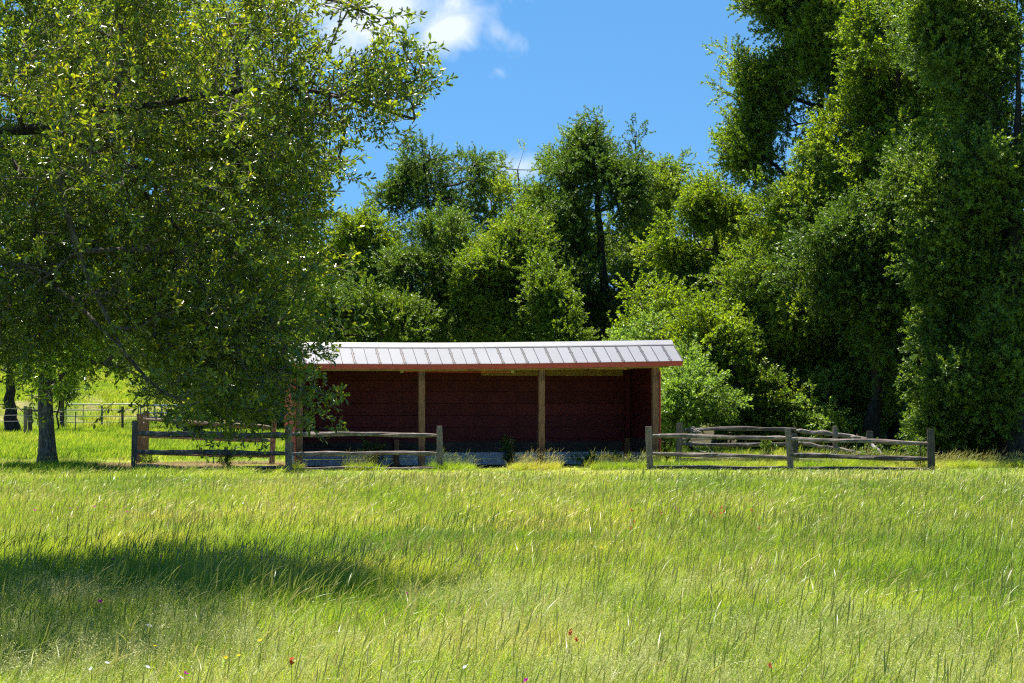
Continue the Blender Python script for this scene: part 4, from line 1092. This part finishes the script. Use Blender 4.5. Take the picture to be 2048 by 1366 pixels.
fence("front rail fence left of the shed, two bays of dark and grey rails",
      [(267, 841, 50.0, dict(mat="fpost_dark", w=0.13, utop=270)), (577, 850, 51.6, dict(w=0.165, utop=577)), (880, 852, 52.0, dict(w=0.155, utop=879))],
      [((270, 867, 50.0), (580, 872, 51.6), dict(mat="fence_dark", r=0.078)), ((270, 903, 50.0), (580, 907, 51.6), dict(mat="fence_dark", r=0.065)),
       ((270, 932, 50.0), (580, 935, 51.6), dict(mat="fence_dark", r=0.055, sag=0.05)),
       ((574, 868, 51.6), (882, 871, 52.0), dict(r=0.06, sag=-0.012)), ((574, 909, 51.6), (882, 907, 52.0), dict(r=0.055, sag=-0.02)), ((574, 937, 51.6), (882, 936, 52.0), dict(r=0.035))])
fence("rear rail fence left of the shed with two brown posts side by side",
      [(280, 828, 56.6, dict(mat="fpost_brown", w=0.18)), (290, 822, 57.6, dict(mat="fpost_brown", w=0.18, utop=293)), (543, 838, 56.4, dict(mat="fpost", w=0.15, utop=548))],
      [((292, 839, 57.4), (548, 856, 56.4), dict(mat="rail_brown", r=0.065)), ((290, 872, 57.3), (546, 882, 56.4), dict(mat="fence", r=0.055)), ((290, 906, 57.3), (543, 912, 56.4), dict(mat="rail_brown", r=0.055)),
       ((273, 858, 56.5), (288, 846, 56.9), dict(mat="splinter", r=0.06, name="rail_end", n=5)), ((272, 895, 56.5), (284, 882, 56.9), dict(mat="splinter", r=0.06, name="rail_end", n=5)),
       ((271, 925, 56.5), (282, 912, 56.9), dict(mat="splinter", r=0.05, name="rail_end", n=5)), ((284, 874, 57.2), (296, 870, 57.0), dict(mat="splinter", r=0.05, name="rail_end", n=5)),
       ((286, 838, 57.2), (293, 834, 57.0), dict(mat="splinter", r=0.03, name="rail_end", n=5))])
fence("front rail fence right of the shed with one post leaning in the middle",
      [(1300, 853, 52.2, dict(w=0.165, utop=1297)), (1583, 857, 51.8, dict(w=0.155, utop=1575)), (1863, 858, 52.0, dict(w=0.19, mat="fpost_dark", utop=1861))],
      [((1296, 871, 52.2), (1582, 877, 51.8), dict(r=0.056, sag=0.0)), ((1296, 907, 52.2), (1586, 915, 51.8), dict(r=0.055, sag=0.0)), ((1300, 934, 52.2), (1590, 937, 51.8), dict(r=0.055, mat="fence_dark")),
       ((1578, 878, 51.75), (1864, 887, 52.0), dict(r=0.058, sag=0.0)), ((1580, 910, 51.75), (1864, 919, 52.0), dict(r=0.062, mat="fence_dark")), ((1585, 936, 51.75), (1864, 938, 52.0), dict(r=0.045, mat="fence_dark"))])
fence("rear rail fence right of the shed with sagging broken rails",
      [(1356, 845, 54.6, dict(w=0.17, utop=1359, mat="fpost_brown")), (1594, 866, 54.8, dict(w=0.16, mat="fpost_dark", utop=1589)), (1671, 852, 55.0, dict(w=0.12, utop=1670)), (1746, 862, 54.6, dict(w=0.17, mat="fpost_dark", utop=1739))],
      [((1362, 860, 54.6), (1592, 859, 54.8), dict(mat="fence_dark", r=0.055, sag=-0.03)), ((1360, 889, 54.6), (1592, 888, 54.8), dict(mat="fence_dark", r=0.055, sag=0.02)), ((1358, 919, 54.6), (1594, 918, 54.8), dict(mat="rail_brown", r=0.055)),
       ((1588, 861, 54.85), (1671, 869, 55.0), dict(r=0.06)), ((1588, 884, 54.85), (1671, 898, 55.0), dict(r=0.055)), ((1590, 918, 54.85), (1670, 926, 55.0), dict(r=0.05)),
       ((1668, 868, 55.0), (1742, 880, 54.6), dict(r=0.065)), ((1672, 896, 55.0), (1735, 912, 54.6), dict(r=0.06))])
def loose_rail(label, a, b, r, mat="fence"):
    p0 = P(*a); p1 = P(*b); lo = min((p0, p1), key=lambda p: p.z)
    o = rail_part(None, p0, p1, M[mat], r=r, seed=a[0], name="fallen_rail")
    tag(o, label, "rail", "fallen rails at the broken fence")
loose_rail("long pale fallen rail slanting down to the right off the broken fence", (1742, 888, 54.3), (1790, 942, 53.7), 0.085, "splinter")
loose_rail("short grey fallen rail slanting into the grass under the rear fence", (1660, 915, 54.6), (1706, 940, 54.2), 0.07)
loose_rail("stubby grey rail piece lying across the crossing of the two fences", (1712, 905, 54.3), (1752, 914, 54.0), 0.075)

# tangle of old wire on the rear right fence
mb = MB()
for k in range(5):
    c = P(1372 + k * 9, 868 + (k % 2) * 4, 54.4); pts = []
    for i in range(14):
        t = i / 13; pts.append((c.x + 0.42 * math.sin(t * 4.2 + k) * 0.6, c.y + 0.05 * math.cos(k + t * 5), c.z + 0.12 - 0.62 * t * (0.3 + 0.17 * k) + 0.12 * math.sin(t * 6)))
    mb.tube(pts, 0.0065, 4)
o = mb.build("wire_tangle", M["wire"], None); tag(o, "loose tangle of old wire hooked over the rear rail beside its first post", "wire")

# ------------------------------------------------------------------ left background: wire fence, gate, blue trailer frame
def round_post(u, vt, Y, r, mat, label, group=None, name="fence_post", leanu=0):
    b = P(u, 0, Y); gz = float(ground_z(b.x, Y)); tp = P(u + leanu, vt, Y)
    mb = MB(); n = 7; pts = [((tp.x - b.x) * i / (n - 1), 0, -0.2 + (tp.z - gz + 0.2) * i / (n - 1)) for i in range(n)]
    mb.tube(pts, r, 9, 0.16, 1, u)
    o = mb.build(name, mat, None, Vector((b.x, Y, gz))); tag(o, label, "post", group); return o
g_ = "wooden posts of the far wire fence"
round_post(51, 812, 92, 0.085, M["fpost"], "pale split post, left one of a close pair in the far wire fence", g_)
round_post(60, 814, 95, 0.115, M["fpost_dark"], "dark round post, right one of a close pair in the far wire fence", g_)
round_post(124, 798, 108, 0.14, M["fpost_dark"], "tallest dark round post, left of the tube gate", g_)
round_post(245, 813, 106, 0.07, M["fpost_dark"], "slim wooden post in front of the right gate leaf", g_)
mb = MB(); a = P(60, 821, 96); b = P(124, 824, 107)
mb.tube([tuple(a + (b - a) * t) for t in np.linspace(0, 1, 5)], 0.05, 7, 0.15)
tag(mb.build("brace_rail", M["fpost_dark"]), "dark cross rail bracing two posts of the far wire fence", "rail")
# steel T post
mb = MB(); bp_ = P(151, 0, 98); gz = float(ground_z(bp_.x, 98)); hh = P(0, 824, 98).z - gz
mb.box(-0.02, 0.02, -0.004, 0.004, -0.2, hh); mb.box(-0.004, 0.004, 0.004, 0.03, -0.2, hh)
for k in range(10): mb.box(-0.012, 0.012, -0.012, -0.004, 0.1 + k * 0.11, 0.13 + k * 0.11)
tag(mb.build("steel_post", M["tpost"], None, Vector((bp_.x, 98, gz))), "thin dark steel post in the far wire fence before the gate", "post")
for (va, vb) in ((817, 818), (830, 831), (842, 843)):
    mb = MB(); A = P(-120, va - 1, 88); B = P(51, va, 92); C = P(124, vb, 107.8); D = P(240, vb + 1, 106)
    for (p, q_) in ((A, B), (B, C), (C, D)):
        mb.tube([tuple(p + (q_ - p) * t + Vector((0, 0, -0.03 * math.sin(math.pi * t)))) for t in np.linspace(0, 1, 7)], 0.0085, 4)
    lab = {817: "top wire strand of the far fence", 830: "middle wire strand of the far fence", 842: "lowest wire strand of the far fence"}[va]
    tag(mb.build("fence_wire", M["wire"]), lab + " strung between the wooden posts", "wire", "strands of the far wire fence")
def gate(u0, u1, Y, label):
    p = P(u0, 0, Y); q_ = P(u1, 0, Y); W = q_.x - p.x; gz = float(ground_z(p.x, Y)); H = 1.28
    root = empty("tube_gate", (p.x, Y, gz + 0.08), 0, label=label, cat="gate", group="steel tube gates at the far end of the field")
    mb = MB(); c = 0.12
    outer = [(0.0, 0, 0), (0.0, 0, H - c), (0.03, 0, H - 0.035), (c, 0, H), (W - c, 0, H), (W - 0.03, 0, H - 0.035), (W, 0, H - c), (W, 0, 0)]
    mb.tube(outer, 0.028, 6, up=(0, 1, 0)); mb.build("frame", M["gatemetal"], root)
    for z in (0.0, 0.30, 0.62, 0.96):
        mb = MB(); mb.tube([(0, 0, z), (W, 0, z)], 0.02, 6); mb.build("bar", M["gatemetal"], root)
    mb = MB(); mb.box(W * 0.48, W * 0.48 + 0.03, -0.025, 0.0, 0, H); mb.build("upright", M["gatemetal"], root)
gate(132, 203, 108, "left leaf of the double steel tube gate in the far field")
gate(205, 277, 108, "right leaf of the double steel tube gate, behind the slim post")
# blue flatbed trailer frame
def trailer():
    Y = 104; p = P(281, 0, Y); gz = float(ground_z(p.x, Y)); q_ = P(470, 0, Y); W = q_.x - p.x
    root = empty("stock_trailer", (p.x, Y, gz), 0, label="blue tube railed low trailer half hidden under the dark bushy tree", cat="trailer")
    z = lambda v: P(0, v, Y).z - gz
    for nm, v, r in (("top_rail", 811, 0.055), ("middle_rail", 826, 0.04), ("deck_rail", 836, 0.06)):
        for y in (0, 2.0):
            mb = MB(); mb.tube([(0, y, z(v)), (W, y, z(v))], r, 6); mb.build(nm, M["bluemetal"], root)
    for x in (0.0, 0.75, 1.6, 2.5, 3.4, W):
        for y in (0, 2.0):
            mb = MB(); mb.box(x - 0.03, x + 0.03, y - 0.03, y + 0.03, z(840), z(811)); mb.build("upright", M["bluemetal"], root)
    mb = MB(); mb.box(0, W, 0.06, 1.94, z(838), z(836)); mb.build("deck", M["skirt"], root)
    for x in (2.2, 3.1):
        for y in (-0.12, 2.12):
            mb = MB(); mb.tube([(x, y - 0.08, 0.33), (x, y + 0.08, 0.33)], 0.33, 18); w_ = mb.build("wheel", M["tpost"], root)
            mb = MB(); mb.tube([(x, y - 0.09, 0.33), (x, y + 0.09, 0.33)], 0.16, 12); mb.build("rim", M["wire"], w_)
trailer()

# ------------------------------------------------------------------ grass
def blades(name, seed, nb, size, hmin, hmax, w, lean, mat, curl=0.5, seg=3, heads=0, mat2=None, spread_dir=0.8, head_len=0.06, panicle=0):
    r = np.random.default_rng(seed)
    V, Fc, S, MI, A = [], [], [], [], []
    def strip(ps, ws, sd, mi, a):
        b = len(V)
        for i, (p, w_) in enumerate(zip(ps, ws)):
            if i == len(ps) - 1: V.append(p)
            else: V.append(p - sd * w_); V.append(p + sd * w_)
        for i in range(len(ps) - 2):
            S.append(len(Fc)); Fc.extend([b + 2 * i, b + 2 * i + 1, b + 2 * i + 3, b + 2 * i + 2]); MI.append(mi)
        S.append(len(Fc)); k = b + 2 * (len(ps) - 2); Fc.extend([k, k + 1, k + 2]); MI.append(mi)
        A.extend([a] * (2 * (len(ps) - 1) + 1))
    clumps = r.uniform(-size / 2, size / 2, (max(3, nb // 14), 2))
    for i in range(nb):
        if r.random() < 0.65:
            c = clumps[r.integers(len(clumps))] + r.normal(0, size * 0.05, 2)
        else: c = r.uniform(-size / 2, size / 2, 2)
        h = r.uniform(hmin, hmax) * (1.0 if r.random() < 0.85 else 1.2)
        az = r.normal(0, spread_dir) if r.random() < 0.75 else r.uniform(-3.14, 3.14)
        ld = np.array([math.cos(az), math.sin(az), 0]); lk = lean * r.uniform(0.3, 1.5) * h; cu = curl * r.uniform(0.2, 1.6) * h
        ps = []
        for s in range(seg + 1):
            t = s / seg
            ps.append(np.array([c[0], c[1], -0.02]) + ld * (lk * t + cu * t ** 2.6) + np.array([0, 0, h * (t - 0.28 * (cu / (h + 1e-6)) * t ** 3)]))
        f = r.uniform(0, 3.14); sd = np.array([math.cos(f), math.sin(f), 0])
        ww = w * r.uniform(0.6, 1.4) * 0.5
        strip(ps, [ww * (1 - 0.55 * (s / seg)) for s in range(seg + 1)], sd, 0, r.random())
    for i in range(heads):
        c = r.uniform(-size / 2, size / 2, 2); h = r.uniform(hmax * 1.0, hmax * 1.55)
        az = r.normal(0, 0.5); ld = np.array([math.cos(az), math.sin(az), 0]); lk = 0.13 * h * r.uniform(0.0, 1.8); cu = 0.45 * h * r.random() ** 2.2 * 1.4
        fn = lambda t: np.array([c[0], c[1], 0]) + ld * (lk * t + cu * t ** 3.2) + np.array([0, 0, h * (t - 0.30 * (cu / h) * t ** 4)])
        ts = np.linspace(0, 0.8, 4); f = r.uniform(0, 3.14); sd = np.array([math.cos(f), math.sin(f), 0])
        a_ = r.random()
        strip([fn(t) for t in ts], [w * 0.22] * 4, sd, 1, a_ * 0.6)
        hl = head_len / h
        t0 = 0.78
        th = np.linspace(t0, min(1.12, t0 + hl * r.uniform(1.8, 3.4)), 5)
        hw = w * 0.5 * r.uniform(0.7, 1.3)
        for sd2 in (sd, np.array([-sd[1], sd[0], 0.0])):
            strip([fn(t) for t in th], [hw * 0.5, hw, hw, hw * 0.6, 0], sd2, 1, min(1, 0.35 + a_ * 0.65))
    for i in range(panicle):
        c = r.uniform(-size / 2, size / 2, 2); h = r.uniform(hmax * 0.9, hmax * 1.3); a_ = r.random()
        top = np.array([c[0] + r.normal(0, 0.05), c[1] + r.normal(0, 0.05), h])
        strip([np.array([c[0], c[1], 0]), (np.array([c[0], c[1], 0]) + top) / 2, top], [0.0009] * 3, np.array([1.0, 0, 0]), 1, a_)
        for k in range(26):
            t = r.uniform(0.45, 1.0); p = np.array([c[0], c[1], 0]) * (1 - t) + top * t
            d = r.normal(0, 1, 3); d[2] = abs(d[2]) * 0.6 + 0.2; d /= np.linalg.norm(d); e = p + d * (0.12 * (1.15 - t) + 0.02)
            strip([p, (p + e) / 2, e], [0.0004] * 3, np.array([1.0, 0, 0]), 1, a_)
            s2 = r.normal(0, 1, 3); s2 /= np.linalg.norm(s2)
            strip([e - d * 0.004, e + d * 0.002, e + d * 0.009], [0.0012, 0.0022, 0], s2, 1, a_)
    me = mesh_np(name, np.array(V), Fc, S, [mat, mat2 or mat], MI, {"rnd": A})
    return bpy.data.objects.new(name, me)

def rand_cells(y0, y1, cell, rng, margin=1.5, k=0.262, xlim=None):
    out = []
    y = y0
    while y < y1:
        xm = k * y + margin
        n_ = int(2 * xm / cell) + 1
        xx = np.linspace(-xm, xm, n_) + rng.uniform(-0.5, 0.5, n_) * cell
        out.append(np.stack([xx, y + rng.uniform(-0.5, 0.5, n_) * cell], 1)); y += cell
    return np.concatenate(out)

def field_noise(p, s, o):
    return np.array([mnoise.noise(Vector((x * s + o, y * s - o, o * 0.37))) for x, y in p])

def place_grass(name, label, p, sources, smin, smax, rng, tint0=0.3, tint_noise=0.6, ns=0.22, off=1.0, yaw=0.45, hmap=None, cat="grass"):
    z = ground_z(p[:, 0], p[:, 1])
    nz = field_noise(p, ns, off)
    h = 1 + 0.28 * field_noise(p, ns * 1.7, off + 9)
    if hmap is not None: h = h * hmap(p[:, 0], p[:, 1])
    s = rng.uniform(smin, smax, len(p))
    rot = np.stack([rng.normal(0, 0.05, len(p)), rng.normal(0.03, 0.05, len(p)), rng.normal(0, yaw, len(p))], 1)
    tint = np.clip(tint0 + tint_noise * nz + rng.normal(0, 0.08, len(p)), -0.3, 1.2)
    o = scatter(name, np.column_stack([p, z]), rot, np.column_stack([s, s, s * h]), rng.integers(0, len(sources), len(p)), tint, sources)
    tag(o, label, cat, kind="stuff"); return o

rg = np.random.default_rng(77)
def not_blocked(p, straw=True):
    a, b = shed_local(p[:, 0], p[:, 1])
    ok = ~((a > -0.15) & (a < SW + 0.15) & (b > 0.02) & (b < SD + 0.3))
    ok &= (p[:, 0] + 12.26) ** 2 + (p[:, 1] - 52.5) ** 2 > 0.09
    if straw: ok &= (dry_mask(p[:, 0], p[:, 1]) + rg.normal(0, 0.15, len(p))) < 0.5
    return ok
G_near = [blades("meadow_tuft_%d" % k, 200 + k, 430, 0.6, 0.12, 0.34, 0.0062, 0.10, M["grass"], 0.42, 4, heads=9, spread_dir=1.1, mat2=M["stem"]) for k in range(7)]
G_far = [blades("field_tuft_%d" % k, 300 + k, 330, 0.9, 0.12, 0.32, 0.0105, 0.10, M["grass"], 0.38, 3, heads=10, spread_dir=1.1, mat2=M["stem"]) for k in range(5)]
G_back = [blades("back_tuft_%d" % k, 400 + k, 420, 1.9, 0.12, 0.30, 0.024, 0.12, M["grass"], 0.3, 2) for k in range(4)]
G_tall = [blades("tall_tuft_%d" % k, 500 + k, 20, 0.35, 0.30, 0.50, 0.008, 0.13, M["grass"], 0.35, 4, heads=8, mat2=M["stem"], head_len=0.075) for k in range(6)]
G_lush = [blades("lush_tuft_%d" % k, 600 + k, 60, 0.35, 0.22, 0.42, 0.011, 0.2, M["grass"], 0.55, 4, heads=1, mat2=M["stem"]) for k in range(4)]
G_pan = [blades("fine_tuft_%d" % k, 700 + k, 30, 0.5, 0.12, 0.34, 0.004, 0.15, M["grass"], 0.3, 3, mat2=M["panicle"], panicle=16) for k in range(4)]
G_straw = [blades("straw_tuft_%d" % k, 800 + k, 300, 0.8, 0.03, 0.12, 0.010, 0.5, M["straw"], 0.5, 2) for k in range(3)]

def tall_near_fence(x, y):
    # the meadow stands higher along the fence and the shed front, and shorter at mid distance
    return 1.0 - 0.42 * smooth(36, 45, y) - 0.36 * smooth(46.5, 48.5, y) + 0.12 * smooth(53, 56, y)
p = rand_cells(10.5, 27, 0.36, rg); p = p[not_blocked(p)]
place_grass("meadow_grass", "tall fine meadow grass in the foreground", p, G_near, 0.85, 1.25, rg, 0.25, 0.7, 0.30)
p = rand_cells(27, 60, 0.52, rg); p = p[not_blocked(p)]
place_grass("field_grass", "meadow grass running up to the fence and shed", p, G_far, 0.85, 1.2, rg, 0.42, 0.7, 0.16, 4.0, hmap=tall_near_fence)
p = rand_cells(60, 160, 1.25, rg, 3); p = p[not_blocked(p)]
p = p[(p[:, 1] < 72) | (p[:, 0] < -3)]
place_grass("far_field_grass", "short pasture grass beyond the fence and shed", p, G_back, 0.9, 1.3, rg, 0.25, 0.6, 0.08, 7.0)
# stands of taller stems with seed heads, bent by the wind
p = rand_cells(11.5, 43, 0.8, rg); p = p[field_noise(p, 0.35, 3.3) > -0.12]; p = p[not_blocked(p)]
place_grass("seeding_grass", "stands of taller seeding grass bent by the wind", p, G_tall, 0.75, 1.1, rg, 0.35, 0.5, 0.3, 2.0, 0.4, hmap=lambda x, y: 0.9 - 0.35 * smooth(32, 42, y))
# fringe against the shed and fence
a = rg.uniform(-0.3, SW + 9.5, 1300); a = np.where(field_noise(np.stack([a, a * 0], 1), 0.9, 3.0) > -0.05, a, rg.uniform(10, 19, 1300)); b = -1.1 + rg.normal(0, 0.30, 1300) - 0.12 * a
p = np.stack([SHED_O.x + a * E1.x + b * E2.x, SHED_O.y + a * E1.y + b * E2.y], 1); p = p[not_blocked(p)]
place_grass("fringe_grass", "tall grass fringe along the shed front and right fence", p, G_tall[:3] + G_lush, 0.45, 0.85, rg, 0.45, 0.4, 0.3, 5.0, 0.5)
p = np.stack([rg.uniform(-14.5, -5.6, 420), rg.normal(47.6, 0.6, 420)], 1); p = p[::3]
p2 = np.stack([rg.normal(-12.3, 1.0, 130), rg.normal(51.9, 0.5, 130)], 1); p = np.concatenate([p, p2]); p = p[not_blocked(p, False)]
place_grass("fringe_grass", "greener grass fringe along the left fence and tree foot", p, G_lush, 0.6, 0.95, rg, 0.0, 0.3, 0.3, 6.0, 0.6)
# lush broad bladed tufts
p = rand_cells(14, 40, 0.75, rg); nz = field_noise(p, 0.22, 12.0)
p = p[(nz > 0.08 - 0.14 * (p[:, 0] < -0.5) * (p[:, 1] < 19))]
place_grass("lush_grass", "lush broad bladed green tufts in the meadow", p, G_lush, 0.6, 1.0, rg, 0.0, 0.3, 0.3, 8.0, 0.7)
# fine pale panicles close to the camera
p = rand_cells(11.5, 19, 0.34, rg); nz = field_noise(p, 0.45, 21.0); p = p[nz > -0.22 + 0.17 * (p[:, 1] - 14.6)]
place_grass("panicle_grass", "pale feathery panicle grass along the bottom of the picture", p, G_pan, 0.8, 1.15, rg, 0.5, 0.5, 0.4, 11.0, 1.2)
# straw
p = np.stack([rg.uniform(-13.5, -5.5, 900), rg.uniform(52.0, 59.5, 900)], 1); p = p[dry_mask(p[:, 0], p[:, 1]) > 0.3]; p = p[not_blocked(p, False)]
place_grass("mown_straw", "dry tan mown grass lying along the left fence", p, G_straw, 0.8, 1.2, rg, 0.4, 0.3, 0.5, 13.0, 3.0)

# ------------------------------------------------------------------ weeds
def weed(name, label, cat, u, Y, h, w, kind, n=40, sub=7, seed=1, z0=0.0):
    r = np.random.default_rng(seed); b = P(u, 0, Y); base = np.array([b.x, Y, float(ground_z(b.x, Y)) + z0])
    root = empty(name, base, 0, label=label, cat=cat)
    tips = np.stack([r.normal(0, w * 0.5, sub), r.normal(0, w * 0.4, sub), h * r.uniform(0.6, 1.0, sub)], 1)
    pts, D = [], []
    for t in tips:
        mb = MB(); q_ = [tuple(t * s + np.array([0.02 * math.sin(s * 5), 0, 0])) for s in np.linspace(0, 1, 5)]; mb.tube(q_, list(np.linspace(0.008, 0.003, 5)), 4); mb.build("stem", M["bark_dark"], root)
        for k in range(n // sub):
            s = r.uniform(0.2, 1.0); pts.append(t * s + r.normal(0, w * 0.12, 3)); D.append(t / np.linalg.norm(t) + r.normal(0, 0.7, 3))
    pts = np.array(pts); pts[:, 2] = np.abs(pts[:, 2]) + 0.02
    s = r.uniform(0.7, 1.2, len(pts))
    f = scatter("foliage", pts, euler_from_dirs(np.array(D), r.random(len(pts)) * 6.28), np.stack([s] * 3, 1), r.integers(0, 5, len(pts)), r.random(len(pts)), sprigs(kind), root)
    f["kind"] = "stuff"
weed("weed", "dark leafy weed on the straw between the two left fences", "weed", 455, 53.6, 0.50, 0.18, "weed", 60, 6, 2)
weed("weed", "low leafy weed at the foot of the block wall in the right bay", "weed", 1185, 54.9, 0.32, 0.40, "weed", 90, 9, 3)
weed("weed", "leafy weed climbing inside the shed just left of its middle", "weed", 1015, 55.6, 0.75, 0.16, "weed", 60, 6, 4)
weed("weed", "sprawling dark weed inside the left bay of the shed", "weed", 750, 54.9, 0.8, 0.5, "weed", 90, 9, 5)
weed("weed", "small weed against the blocks near the right wall of the shed", "weed", 1228, 55.8, 0.30, 0.15, "weed", 40, 5, 6)
weed("weed", "thin leafy plant growing up through the rails right of the shed", "weed", 1535, 53.6, 0.85, 0.28, "weed", 80, 8, 7)
weed("vine", "leafy vine tangle caught on the end bay of the right fence", "vine", 1770, 53.2, 0.72, 0.9, "weed", 130, 12, 8)
weed("vine", "leafy vine growing up the last post of the right fence", "vine", 1838, 52.9, 0.85, 0.4, "weed", 70, 8, 9)
weed("weed", "yellow green weed at the foot of the paired brown posts", "weed", 302, 56.2, 0.25, 0.3, "weed_bright", 50, 7, 10)
weed("weed", "yellow green weed beside the right corner of the shed", "weed", 1332, 56.0, 0.9, 0.25, "weed_bright", 70, 7, 11)

# ------------------------------------------------------------------ wildflowers
def petal_mat(name, c):
    m, nt, n, l, out = new_mat(name)
    at = n.new("ShaderNodeTexNoise"); at.inputs["Scale"].default_value = 60
    r = ramp(n, [(0.3, tuple(x * 0.7 for x in c)), (0.7, c)]); l.new(at.outputs["Fac"], r.inputs[0])
    d = n.new("ShaderNodeBsdfDiffuse"); t = n.new("ShaderNodeBsdfTranslucent"); l.new(r.outputs[0], d.inputs[0]); l.new(r.outputs[0], t.inputs[0])
    mx = n.new("ShaderNodeMixShader"); mx.inputs[0].default_value = 0.4; l.new(d.outputs[0], mx.inputs[1]); l.new(t.outputs[0], mx.inputs[2]); l.new(mx.outputs[0], out.inputs["Surface"])
    return m
FM = {"purple": petal_mat("magenta_petal", (0.50, 0.02, 0.36)), "orange": petal_mat("orange_bract", (0.62, 0.17, 0.07)), "white": petal_mat("white_petal", (0.75, 0.75, 0.80)), "yellow": petal_mat("yellow_petal", (0.85, 0.62, 0.03))}
flower_cache = {}
def flower_meshes(col):
    if col in flower_cache: return flower_cache[col]
    s = MB(); s.tube([(0, 0, -0.4), (0.012, 0, -0.2), (0, 0, 0)], 0.0016, 4)
    st = s.mesh("stem", M["grass"])
    f = MB()
    npet = {"purple": 5, "orange": 9, "white": 7, "yellow": 5}[col]; R = {"purple": 0.021, "orange": 0.024, "white": 0.018, "yellow": 0.016}[col]
    for k in range(npet):
        a = 2 * math.pi * k / npet; up = {"purple": 0.75, "orange": 1.6, "white": 0.5, "yellow": 0.5}[col] + (0.5 * (k % 2) if col == "orange" else 0)
        d = Vector((math.cos(a), math.sin(a), up)).normalized(); sd = Vector((-math.sin(a), math.cos(a), 0)); z = 0.012 * (k % 3) if col == "orange" else 0
        b = Vector((0, 0, z))
        f.face_verts([b, b + d * R * 0.6 + sd * R * 0.42, b + d * R * 1.1 + sd * R * 0.25 - Vector((0, 0, R * 0.1)), b + d * R * 1.1 - sd * R * 0.25 - Vector((0, 0, R * 0.1)), b + d * R * 0.6 - sd * R * 0.42], [(0, 1, 2, 3, 4)])
    pm = f.mesh("petals", FM[col])
    flower_cache[col] = (st, pm); return flower_cache[col]
fl = {"purple": [(440, 1101), (362, 1130), (322, 1107), (226, 1112), (210, 1016), (190, 1016), (156, 1018), (70, 1023), (652, 1118), (522, 1112), (255, 1027), (370, 1354), (815, 1198), (1053, 1353), (1352, 1012), (200, 1208), (1358, 1017), (140, 1019)],
      "orange": [(1266, 1018), (1323, 1022), (1422, 1023), (1430, 1031), (1439, 1027), (1448, 1023), (1441, 1014), (1266, 1039), (1140, 1273), (1156, 1283), (1543, 1330), (583, 1333), (1516, 1060), (1505, 1020), (1262, 1053)],
      "white": [(298, 1263), (214, 1338), (182, 1350), (295, 1344), (930, 1330), (487, 1006), (362, 1362), (1312, 998), (1190, 1098), (1466, 950), (1494, 947), (1535, 965)],
      "yellow": [(1183, 1087), (1202, 1100), (520, 1289), (452, 1322), (922, 1073), (310, 1303), (478, 1318)]}
for col, lst in fl.items():
    for i, (u, v) in enumerate(sorted(lst)):
        hz = 0.44 if v > 1000 else 0.30
        Y = (EYE - hz) * F / (v - HOR); pt = P(u, v, Y)
        st, pm = flower_meshes(col)
        root = empty("wildflower", (pt.x, pt.y, float(ground_z(pt.x, Y)) + hz), random.uniform(0, 6.28), label={"purple": "magenta wildflower with cupped petals", "orange": "orange red wildflower spike", "white": "small white wildflower", "yellow": "small yellow wildflower"}[col] + " in the meadow, %s of its colour counted from the left" % ORD[i],
                     cat="flower", group=col + " wildflowers in the meadow")
        a = link("stem", st, root); b = link("petals", pm, root)
        s_ = random.uniform(0.7, 1.05) * (1.25 if v < 1060 else 1.0); b.scale = (s_, s_, s_); b.rotation_euler = (random.uniform(-0.6, 0.6), random.uniform(-0.6, 0.6), 0)
